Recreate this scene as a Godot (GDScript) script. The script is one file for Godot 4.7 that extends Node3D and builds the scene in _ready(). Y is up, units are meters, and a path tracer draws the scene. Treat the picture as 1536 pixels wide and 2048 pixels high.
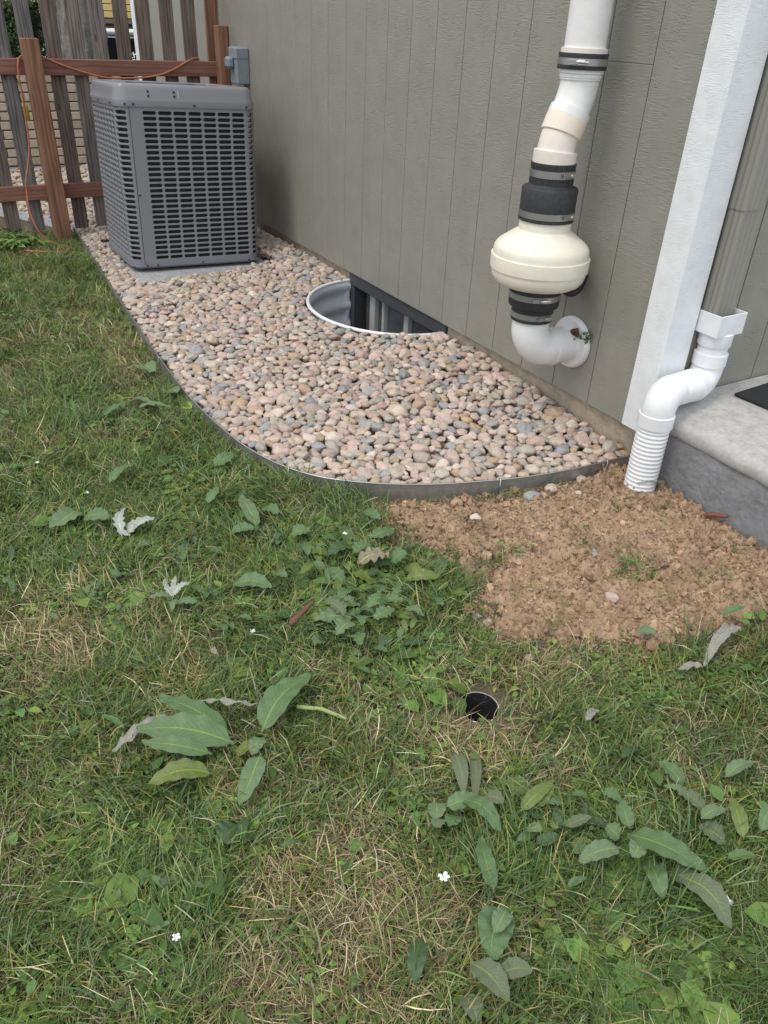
extends Node3D

const WALL_X := 2.08
const CORNER_Z := -1.64
const FAR_Z := -7.92
const HOLE := Vector2(0.878, -0.972)
const HOLE_R := 0.047
const EDGE := [[0.63, -6.57], [0.86, -6.15], [0.963, -5.869], [0.915, -5.25], [0.881, -4.701], [0.852, -4.25], [0.832, -3.882], [0.809, -3.463], [0.793, -3.099], [0.788, -2.819], [0.802, -2.563], [0.832, -2.335], [0.889, -2.157], [0.975, -2.021], [1.106, -1.912], [1.266, -1.823], [1.428, -1.763], [1.603, -1.714], [1.801, -1.684], [2.06, -1.668]]
const WELL_C := Vector2(2.10, -3.455)
const WELL_A := 0.485
const WELL_B := 0.44
const AC_C := Vector2(1.437, -4.95)

var rng := RandomNumberGenerator.new()
var noise_a := FastNoiseLite.new()
var noise_b := FastNoiseLite.new()
var noise_c := FastNoiseLite.new()
var bed_poly := PackedVector2Array()
var soil_poly := PackedVector2Array()
var M := {}

# ---------------------------------------------------------------- mesh builder
class Shape:
	var v := PackedVector3Array()
	var n := PackedVector3Array()
	var c := PackedColorArray()
	var t := PackedVector2Array()
	var ix := PackedInt32Array()
	var col := Color(1, 1, 1)
	var uv := Vector2.ZERO

	func vert(p: Vector3, nn: Vector3, u := Vector2.ZERO) -> int:
		v.append(p); n.append(nn); c.append(col); t.append(u)
		return v.size() - 1

	func face(a: int, b: int, d: int) -> void:
		var g := (v[d] - v[a]).cross(v[b] - v[a])
		if g.dot(n[a] + n[b] + n[d]) < 0.0:
			ix.append(a); ix.append(d); ix.append(b)
		else:
			ix.append(a); ix.append(b); ix.append(d)

	func tri(a: Vector3, b: Vector3, d: Vector3, out: Vector3) -> void:
		var g := (d - a).cross(b - a).normalized()
		if g.dot(out) < 0.0:
			g = -g
		face(vert(a, g), vert(b, g), vert(d, g))

	func quad(a: Vector3, b: Vector3, d: Vector3, e: Vector3, out: Vector3, ua := Vector2(0, 0), ub := Vector2(1, 0), ud := Vector2(1, 1), ue := Vector2(0, 1)) -> void:
		var g := (d - a).cross(b - a).normalized()
		if g.dot(out) < 0.0:
			g = -g
		var i := vert(a, g, ua)
		var j := vert(b, g, ub)
		var k := vert(d, g, ud)
		var l := vert(e, g, ue)
		face(i, j, k); face(i, k, l)

	# box with chamfered edges
	func box(centre: Vector3, size: Vector3, bevel := 0.003, basis := Basis.IDENTITY) -> void:
		var h := size / 2.0
		var b: float = minf(bevel, minf(h.x, minf(h.y, h.z)) * 0.6)
		var ax := [Vector3.RIGHT, Vector3.UP, Vector3.BACK]
		for d in 3:
			var e1 := (d + 1) % 3
			var e2 := (d + 2) % 3
			for s in [-1.0, 1.0]:
				var f: Vector3 = ax[d] * h[d] * s
				var p: Vector3 = ax[e1] * (h[e1] - b)
				var q: Vector3 = ax[e2] * (h[e2] - b)
				quad(centre + basis * (f - p - q), centre + basis * (f + p - q), centre + basis * (f + p + q), centre + basis * (f - p + q), basis * (ax[d] * s))
		if b <= 0.0:
			return
		for d in 3:
			var e1 := (d + 1) % 3
			var e2 := (d + 2) % 3
			for s1 in [-1.0, 1.0]:
				for s2 in [-1.0, 1.0]:
					var along: Vector3 = ax[d] * (h[d] - b)
					var p1: Vector3 = ax[e1] * h[e1] * s1 + ax[e2] * (h[e2] - b) * s2
					var p2: Vector3 = ax[e1] * (h[e1] - b) * s1 + ax[e2] * h[e2] * s2
					quad(centre + basis * (p1 - along), centre + basis * (p1 + along), centre + basis * (p2 + along), centre + basis * (p2 - along), basis * (ax[e1] * s1 + ax[e2] * s2))
		for sx in [-1.0, 1.0]:
			for sy in [-1.0, 1.0]:
				for sz in [-1.0, 1.0]:
					var k := Vector3(sx, sy, sz)
					tri(centre + basis * (k * (h - Vector3(0, b, b))), centre + basis * (k * (h - Vector3(b, 0, b))), centre + basis * (k * (h - Vector3(b, b, 0))), basis * k)

	# rings swept along points; sharp steps in radius stay sharp
	func sweep(pts: Array, rads: Array, seg := 24, cap0 := true, cap1 := true, up := Vector3(0.31, 0.2, 0.93)) -> void:
		var m := pts.size()
		var tang := []
		for i in m:
			var a := i
			var b := i
			while a > 0 and (pts[i] - pts[a]).length() < 1e-5: a -= 1
			while b < m - 1 and (pts[b] - pts[i]).length() < 1e-5: b += 1
			var d1: Vector3 = (pts[i] - pts[a])
			var d2: Vector3 = (pts[b] - pts[i])
			tang.append((d1.normalized() + d2.normalized()).normalized())
		var side: Vector3 = up.cross(tang[0]).normalized()
		var frames := []
		for i in m:
			var tg: Vector3 = tang[i]
			side = (side - tg * side.dot(tg)).normalized()
			frames.append([side, tg.cross(side)])
		var slope := []
		for i in m - 1:
			var dl: float = (pts[i + 1] - pts[i]).length()
			var dr: float = rads[i + 1] - rads[i]
			slope.append(Vector2(dl, -dr).normalized() if dl + absf(dr) > 1e-7 else Vector2(1, 0))
		for i in m - 1:
			var s0: Vector2 = slope[i]
			var s1: Vector2 = slope[i]
			if i > 0 and slope[i - 1].dot(slope[i]) > 0.78: s0 = (slope[i - 1] + slope[i]).normalized()
			if i < m - 2 and slope[i + 1].dot(slope[i]) > 0.78: s1 = (slope[i + 1] + slope[i]).normalized()
			var prev := Vector2i(-1, -1)
			for k in seg + 1:
				var ang := TAU * k / seg
				var r0: Vector3 = frames[i][0] * cos(ang) + frames[i][1] * sin(ang)
				var r1: Vector3 = frames[i + 1][0] * cos(ang) + frames[i + 1][1] * sin(ang)
				var a := vert(pts[i] + r0 * rads[i], (r0 * s0.x + tang[i] * s0.y).normalized(), Vector2(float(k) / seg, float(i) / (m - 1)))
				var b := vert(pts[i + 1] + r1 * rads[i + 1], (r1 * s1.x + tang[i + 1] * s1.y).normalized(), Vector2(float(k) / seg, float(i + 1) / (m - 1)))
				if k > 0:
					face(prev.x, a, b); face(prev.x, b, prev.y)
				prev = Vector2i(a, b)
		for e in 2:
			if (e == 0 and cap0) or (e == 1 and cap1):
				var i := 0 if e == 0 else m - 1
				var nn: Vector3 = -tang[i] if e == 0 else tang[i]
				var ce := vert(pts[i], nn)
				var last := -1
				for k in seg + 1:
					var ang := TAU * k / seg
					var a := vert(pts[i] + (frames[i][0] * cos(ang) + frames[i][1] * sin(ang)) * rads[i], nn)
					if k > 0: face(ce, last, a)
					last = a

	# smooth grid of points: rows of equal length
	# out: the side that faces outwards; zero means away from the middle, and inward turns that round
	func grid(rows: Array, out: Vector3, closed := false, inward := false) -> void:
		var h := rows.size()
		var w: int = rows[0].size()
		var start := v.size()
		for j in h:
			for i in w:
				var l: Vector3 = rows[j][(i - 1 + w) % w if closed else maxi(i - 1, 0)]
				var r: Vector3 = rows[j][(i + 1) % w if closed else mini(i + 1, w - 1)]
				var u: Vector3 = rows[maxi(j - 1, 0)][i]
				var d: Vector3 = rows[mini(j + 1, h - 1)][i]
				var nn := (r - l).cross(d - u).normalized()
				vert(rows[j][i], nn, Vector2(float(i) / (w - 1), float(j) / (h - 1)))
		var mid := Vector3.ZERO
		for i in range(start, v.size()): mid += v[i]
		mid /= v.size() - start
		var votes := 0.0
		for i in range(start, v.size()):
			votes += signf(n[i].dot(out if out != Vector3.ZERO else (v[i] - mid) * Vector3(1, 0.05, 1)))
		var flip := votes < 0.0
		if inward: flip = not flip
		if flip:
			for i in range(start, v.size()): n[i] = -n[i]
		for j in h - 1:
			for i in (w if closed else w - 1):
				var a := start + j * w + i
				var b := start + j * w + (i + 1) % w
				if flip:
					ix.append_array([a, b, b + w, a, b + w, a + w])
				else:
					ix.append_array([a, b + w, b, a, a + w, b + w])

	func mesh() -> ArrayMesh:
		var ar := []
		ar.resize(Mesh.ARRAY_MAX)
		ar[Mesh.ARRAY_VERTEX] = v
		ar[Mesh.ARRAY_NORMAL] = n
		ar[Mesh.ARRAY_COLOR] = c
		ar[Mesh.ARRAY_TEX_UV] = t
		ar[Mesh.ARRAY_INDEX] = ix
		var me := ArrayMesh.new()
		me.add_surface_from_arrays(Mesh.PRIMITIVE_TRIANGLES, ar)
		return me

# ---------------------------------------------------------------- node helpers
var used_names := {}
func numbered(called: String) -> String:
	if not used_names.has(called):
		used_names[called] = 0
		return called
	used_names[called] += 1
	return "%s_%03d" % [called, used_names[called]]

func put(called: String, me: Mesh, material: Material, parent: Node = self) -> MeshInstance3D:
	var o := MeshInstance3D.new()
	o.name = numbered(called) if parent == self else called
	o.mesh = me
	o.material_override = null
	if me is ArrayMesh and me.surface_get_material(0) == null:
		me.surface_set_material(0, material)
	else:
		o.set_surface_override_material(0, material)
	parent.add_child(o, true)
	return o

func part(called: String, s: Shape, material: Material, parent: Node = self) -> MeshInstance3D:
	return put(called, s.mesh(), material, parent)

func tag(o: Node, label: String, category: String, group := "") -> void:
	o.set_meta("label", label)
	o.set_meta("category", category)
	if group != "":
		o.set_meta("group", group)

func thing(called: String, label: String, category: String, at := Vector3.ZERO, group := "") -> Node3D:
	var o := Node3D.new()
	o.name = numbered(called)
	o.position = at
	add_child(o, true)
	tag(o, label, category, group)
	return o

# ---------------------------------------------------------------- textures
func noise_bytes(size: int, sx: int, sy: int, freq: float, sd: int, kind := FastNoiseLite.TYPE_SIMPLEX_SMOOTH, octaves := 3) -> PackedByteArray:
	var f := FastNoiseLite.new()
	f.noise_type = kind
	f.seed = sd
	f.frequency = freq
	f.fractal_octaves = octaves
	var im := f.get_seamless_image(size / sx, size / sy)
	im.convert(Image.FORMAT_L8)
	if sx > 1 or sy > 1:
		im.resize(size, size, Image.INTERPOLATE_CUBIC)
	return im.get_data()

func tex_rgb(size: int, data: PackedByteArray) -> ImageTexture:
	return ImageTexture.create_from_image(Image.create_from_data(size, size, false, Image.FORMAT_RGB8, data))

func tex_l(size: int, data: PackedByteArray) -> ImageTexture:
	return ImageTexture.create_from_image(Image.create_from_data(size, size, false, Image.FORMAT_L8, data))

func srgb(r: float, g: float, b: float) -> Color:
	return Color(r, g, b).linear_to_srgb()

func mat(r: float, g: float, b: float, rough := 0.7, metal := 0.0) -> StandardMaterial3D:
	var m := StandardMaterial3D.new()
	m.albedo_color = srgb(r, g, b)
	m.roughness = rough
	m.metallic = metal
	return m

func triplanar(m: StandardMaterial3D, scale: Vector3, world := true) -> void:
	m.uv1_triplanar = true
	m.uv1_world_triplanar = world
	m.uv1_scale = scale

# colour map that goes between two colours by noise (linear colours in, sRGB bytes out)
func blend_tex(size: int, a: Color, b: Color, layers: Array, contrast := 1.0) -> ImageTexture:
	var data := PackedByteArray()
	data.resize(size * size * 3)
	var lut := []
	for i in 256:
		var k := clampf((i / 255.0 - 0.5) * contrast + 0.5, 0.0, 1.0)
		var q := a.lerp(b, k).linear_to_srgb()
		lut.append([int(q.r * 255.0), int(q.g * 255.0), int(q.b * 255.0)])
	var ws := 0.0
	for l in layers: ws += l[1]
	for i in size * size:
		var x := 0.0
		for l in layers: x += l[0][i] * l[1]
		var q: Array = lut[clampi(int(x / ws), 0, 255)]
		data[i * 3] = q[0]; data[i * 3 + 1] = q[1]; data[i * 3 + 2] = q[2]
	return tex_rgb(size, data)

func mix_l(size: int, layers: Array) -> ImageTexture:
	var data := PackedByteArray()
	data.resize(size * size)
	for i in size * size:
		var x := 0.0
		for l in layers: x += l[0][i] * l[1]
		data[i] = clampi(int(x), 0, 255)
	return tex_l(size, data)

# wood with knots: grain runs along the image's vertical axis (or horizontal with lying = true)
func wood_tex(size: int, light: Color, dark: Color, knot: Color, knots: int, sd: int, lying: bool, rings: float) -> Array:
	var r := RandomNumberGenerator.new()
	r.seed = sd
	var warp := noise_bytes(size, 1, 8, 0.008, sd, FastNoiseLite.TYPE_SIMPLEX_SMOOTH, 3)
	var fine := noise_bytes(size, 1, 16, 0.22, sd + 1, FastNoiseLite.TYPE_SIMPLEX_SMOOTH, 2)
	var blotch := noise_bytes(size, 1, 2, 0.012, sd + 2)
	var ks := []
	for i in knots:
		ks.append([r.randf() * size, r.randf() * size, r.randf_range(5.0, 13.0)])
	var col := PackedByteArray()
	col.resize(size * size * 3)
	var hgt := PackedByteArray()
	hgt.resize(size * size)
	var shift := PackedFloat32Array()
	shift.resize(size * size)
	var kn := PackedFloat32Array()
	kn.resize(size * size)
	for k in ks:
		var rad: float = k[2]
		for dy in range(-int(rad * 7), int(rad * 7)):
			for dx in range(-int(rad * 3.5), int(rad * 3.5)):
				var ex: float = dx / rad
				var ey: float = dy / (rad * 1.5)
				var d2 := ex * ex + ey * ey
				var p := posmod(int(k[1]) + dy, size) * size + posmod(int(k[0]) + dx, size)
				shift[p] += signf(ex) * rad * 0.55 * exp(-absf(ex) * 0.9) * exp(-(dy * dy) / (rad * rad * 9.0)) * (1.0 - exp(-absf(ex) * 1.5))
				if d2 < 1.0: kn[p] = maxf(kn[p], 1.0 - d2 * d2)
	for y in size:
		for x in size:
			var p := y * size + x
			var u := x - shift[p] * 2.0 + (warp[p] - 128) * 0.16
			var g := 0.5 + 0.5 * sin(u * rings)
			g = pow(g, 3.0) * 0.6 + (fine[p] / 255.0 - 0.5) * 0.7 + (blotch[p] / 255.0 - 0.5) * 0.8 + 0.25
			g = clampf(g, 0.0, 1.0)
			var q := light.lerp(dark, g).lerp(knot, kn[p] * 0.8).linear_to_srgb()
			var o := (x * size + y) if lying else p
			col[o * 3] = int(q.r * 255.0); col[o * 3 + 1] = int(q.g * 255.0); col[o * 3 + 2] = int(q.b * 255.0)
			hgt[o] = int(255.0 * (1.0 - g * 0.8))
	return [tex_rgb(size, col), tex_l(size, hgt)]

func leaf_tex(spots: float, sd: int) -> ImageTexture:
	var w := 256
	var h := 128
	var r := RandomNumberGenerator.new()
	r.seed = sd
	var f := FastNoiseLite.new()
	f.seed = sd
	f.frequency = 0.035
	var f2 := FastNoiseLite.new()
	f2.seed = sd + 4
	f2.frequency = 0.16
	var im := Image.create(w, h, false, Image.FORMAT_RGB8)
	for y in h:
		for x in w:
			var s := absf(y - 64.0) / 64.0
			var t := x / 256.0
			var base := 0.66 + 0.05 * f.get_noise_2d(x, y) + 0.05 * f2.get_noise_2d(x, y)
			var vein := fposmod(t * 15.0 - s * 2.6 + 0.35 * f.get_noise_2d(x * 0.5, y * 0.5), 1.0)
			var vv := exp(-pow((vein - 0.5) * 9.0, 2.0)) * 0.09 * (1.0 - s * 0.7)
			var rib := exp(-pow(s / (0.055 * (1.15 - t)), 2.0))
			var q := Color(base + vv * 0.7, base + vv, base + vv * 0.3)
			q = q.lerp(Color(0.98, 0.98, 0.62), rib * 0.85)
			if f2.get_noise_2d(x * 1.3 + 90.0, y * 1.3) > 0.62 - spots:
				q = q.lerp(Color(0.46, 0.42, 0.34), 0.6)
			im.set_pixel(x, y, Color(clampf(q.r, 0, 1), clampf(q.g, 0, 1), clampf(q.b, 0, 1)))
	return ImageTexture.create_from_image(im)
const PLANTS := [
	["dock", 0.331, -1.118, "broad-leaved dock plant with large green leaves fanned flat on the lawn", [[0.325,-1.119,0.219,-1.289,0.052,"g"], [0.321,-1.084,0.152,-1.211,0.064,"g"], [0.270,-1.076,0.152,-1.167,0.036,"g"], [0.383,-1.088,0.547,-1.186,0.069,"g"], [0.315,-1.070,0.381,-1.072,0.032,"y"], [0.385,-1.086,0.344,-1.044,0.033,"p"], [0.360,-1.040,0.276,-0.936,0.045,"p"], [0.257,-1.039,0.134,-1.065,0.047,"y"], [0.266,-0.919,0.217,-0.888,0.049,"k"], [0.287,-0.917,0.256,-0.866,0.018,"k"]]],
	["dock", 0.920, -0.539, "dock plant with one long glossy leaf reaching over a dusty drooping one", [[0.909,-0.535,0.979,-0.407,0.059,"g"], [0.866,-0.516,0.771,-0.527,0.036,"p"], [0.904,-0.509,0.863,-0.484,0.033,"p"], [0.916,-0.539,0.944,-0.588,0.031,"g"], [0.910,-0.480,0.872,-0.409,0.035,"g"], [0.922,-0.439,0.962,-0.395,0.045,"d"], [0.926,-0.428,0.924,-0.309,0.046,"d"], [0.880,-0.530,0.871,-0.560,0.033,"g"], [0.838,-0.541,0.790,-0.560,0.019,"g"], [0.965,-0.604,0.934,-0.629,0.026,"g"]]],
	["wilt", 1.117, -0.524, "heap of torn wilted weed leaves dusted with dark soil", [[1.100,-0.565,1.094,-0.633,0.040,"g"], [1.096,-0.538,1.055,-0.581,0.020,"p"], [1.084,-0.494,1.063,-0.556,0.040,"d"], [1.055,-0.487,1.107,-0.474,0.029,"p"], [1.074,-0.435,1.049,-0.482,0.049,"d"], [1.103,-0.420,1.152,-0.492,0.028,"y"], [1.033,-0.405,1.080,-0.379,0.024,"g"], [1.184,-0.533,1.261,-0.527,0.030,"p"]]],
	["wilt", 0.680, -0.772, "bunch of crumpled weed leaves lying below the drain hole", [[0.768,-0.837,0.700,-0.743,0.023,"d"], [0.726,-0.859,0.680,-0.758,0.029,"d"], [0.631,-0.751,0.698,-0.730,0.036,"g"], [0.665,-0.747,0.683,-0.643,0.038,"g"], [0.629,-0.781,0.601,-0.739,0.036,"p"], [0.640,-0.738,0.615,-0.711,0.033,"g"], [0.606,-0.736,0.585,-0.714,0.027,"d"], [0.710,-0.733,0.732,-0.697,0.034,"d"]]],
	["dock", 0.617, -0.545, "dock leaves stacked one over another above two grey dried leaves", [[0.610,-0.528,0.529,-0.465,0.061,"g"], [0.604,-0.520,0.556,-0.493,0.033,"p"], [0.497,-0.479,0.512,-0.398,0.045,"d"], [0.528,-0.444,0.578,-0.419,0.031,"d"], [0.468,-0.453,0.461,-0.405,0.036,"d"], [0.455,-0.558,0.404,-0.498,0.033,"k"]]],
	["thistle", 0.771, -1.374, "clump of lobed thistle leaves wilting beside the bare soil", [[0.749,-1.353,0.648,-1.392,0.059,"p"], [0.734,-1.326,0.665,-1.291,0.049,"p"], [0.779,-1.309,0.845,-1.308,0.042,"g"], [0.756,-1.332,0.734,-1.283,0.031,"g"], [0.774,-1.400,0.754,-1.422,0.041,"p"], [0.776,-1.369,0.791,-1.325,0.037,"g"], [0.848,-1.374,0.884,-1.332,0.037,"g"], [0.867,-1.304,0.893,-1.244,0.031,"p"], [0.640,-1.308,0.604,-1.300,0.041,"g"], [0.715,-1.290,0.703,-1.233,0.038,"g"], [0.723,-1.354,0.699,-1.422,0.040,"d"], [0.784,-1.344,0.844,-1.383,0.036,"g"]]],
	["thistle", 0.343, -2.098, "pulled thistle showing the white downy undersides of its leaves", [[0.311,-1.981,0.354,-2.122,0.034,"w"], [0.332,-1.986,0.403,-2.041,0.050,"w"], [0.307,-1.992,0.325,-1.937,0.030,"w"], [0.357,-1.988,0.413,-1.990,0.038,"w"]]],
	["thistle", 0.364, -1.677, "torn thistle top with pale ragged leaves pressed into the grass", [[0.355,-1.634,0.359,-1.716,0.019,"w"], [0.355,-1.634,0.389,-1.713,0.020,"w"], [0.358,-1.632,0.409,-1.654,0.025,"w"], [0.352,-1.624,0.294,-1.630,0.046,"p"], [0.357,-1.621,0.406,-1.584,0.045,"p"], [0.352,-1.624,0.334,-1.565,0.023,"p"]]],
]
const LOOSE := [[0.347,-2.283,0.442,-2.358,0.043,"g"], [0.226,-2.185,0.132,-2.094,0.067,"p"], [0.234,-2.119,0.298,-2.047,0.053,"g"], [0.679,-1.842,0.693,-2.010,0.049,"p"], [0.728,-1.943,0.757,-1.865,0.041,"g"], [0.600,-1.866,0.665,-1.828,0.037,"g"], [0.516,-1.619,0.601,-1.543,0.047,"g"], [0.748,-1.757,0.803,-1.735,0.042,"g"], [0.750,-1.607,0.690,-1.560,0.026,"y"], [0.592,-2.043,0.644,-2.092,0.035,"g"], [0.691,-2.264,0.773,-2.291,0.048,"g"], [0.614,-0.567,0.655,-0.665,0.033,"g"], [0.761,-0.677,0.852,-0.691,0.027,"y"], [0.747,-0.642,0.764,-0.616,0.023,"p"], [1.147,-0.414,1.210,-0.432,0.025,"g"], [0.812,-0.606,0.856,-0.586,0.027,"d"], [0.801,-0.671,0.856,-0.692,0.028,"y"], [0.743,-0.608,0.787,-0.598,0.027,"k"], [0.948,-1.426,1.030,-1.377,0.037,"y"], [0.949,-1.507,0.991,-1.491,0.053,"g"], [0.966,-1.653,1.044,-1.645,0.058,"g"], [1.023,-1.787,1.018,-1.688,0.041,"g"], [0.635,-1.611,0.653,-1.561,0.028,"g"], [0.705,-3.228,0.734,-3.123,0.078,"p"], [0.736,-2.950,0.761,-2.879,0.058,"p"], [0.560,-2.935,0.646,-2.802,0.040,"p"], [0.447,-2.821,0.569,-2.879,0.045,"g"], [0.564,-2.801,0.692,-2.741,0.036,"p"], [1.368,-0.965,1.394,-0.920,0.042,"p"], [1.615,-0.898,1.674,-0.877,0.024,"g"], [1.093,-0.679,1.025,-0.670,0.022,"k"], [0.350,-0.820,0.305,-0.810,0.014,"g"], [0.134,-1.250,0.098,-1.301,0.015,"g"]]
const DRY := [[0.230,-1.235,0.094,-1.194,0.037,"dry"], [0.280,-1.253,0.414,-1.171,0.019,"dry"], [1.625,-0.839,1.416,-0.786,0.030,"dry"], [1.416,-0.786,1.345,-0.809,0.018,"dry"], [0.862,-1.545,0.965,-1.542,0.080,"tan"], [1.038,-0.793,1.082,-0.798,0.018,"dry"], [0.383,-1.403,0.385,-1.362,0.012,"tan"]]
const ROCKS := [[1.586,-1.649,0.061,"b"], [1.673,-1.654,0.055,"t"], [1.824,-1.665,0.046,"p"], [1.737,-1.586,0.027,"w"], [1.436,-1.116,0.042,"p"], [1.545,-1.303,0.036,"g"], [1.073,-1.202,0.029,"p"], [1.320,-1.609,0.038,"w"], [1.061,-1.236,0.024,"g"], [1.082,-1.040,0.033,"t"], [1.339,-1.735,0.046,"s"], [1.192,-1.780,0.033,"s"], [1.130,-1.787,0.039,"s"], [1.280,-1.712,0.029,"t"], [1.548,-0.906,0.029,"p"], [1.611,-0.880,0.024,"s"], [1.249,-1.446,0.036,"s"], [1.709,-1.129,0.038,"s"]]
const FLOWERS := [[0.547,-0.630], [0.896,-1.688], [0.168,-2.526], [0.273,-2.257], [0.490,-1.407], [0.094,-0.754]]
const DRY_SPOTS := [[0.825,-0.903,0.10,0.90], [0.762,-0.920,0.08,0.70], [0.601,-1.252,0.10,0.80], [0.325,-0.683,0.16,0.80], [0.354,-0.589,0.15,0.80], [0.246,-0.677,0.10,0.60], [0.087,-1.750,0.14,0.50], [0.736,-3.556,0.25,0.70], [0.882,-2.143,0.06,0.30], [0.065,-1.631,0.15,0.50], [-0.096,-1.053,0.10,0.60], [1.030,-0.970,0.10,0.80], [0.436,-0.741,0.12,0.60], [0.472,-0.603,0.08,0.60], [1.277,-0.899,0.08,0.30], [0.372,-1.472,0.10,0.50], [1.050,-4.245,0.30,0.50], [0.700,-1.799,0.06,0.50], [0.725,-6.276,0.40,0.30]]
const LUSH_SPOTS := [[0.519,-1.504,0.12,0.50], [0.310,-1.966,0.25,0.40], [0.733,-2.545,0.30,0.40], [0.787,-1.389,0.12,0.90], [0.769,-1.735,0.20,0.60], [1.026,-1.440,0.10,0.90], [0.812,-1.222,0.15,0.60], [0.825,-0.578,0.15,0.70], [0.114,-0.905,0.15,0.60], [0.816,-0.317,0.20,0.50], [0.001,-0.811,0.15,0.30]]
const TWIG := [0.585,-1.392,0.686,-1.457]
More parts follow.
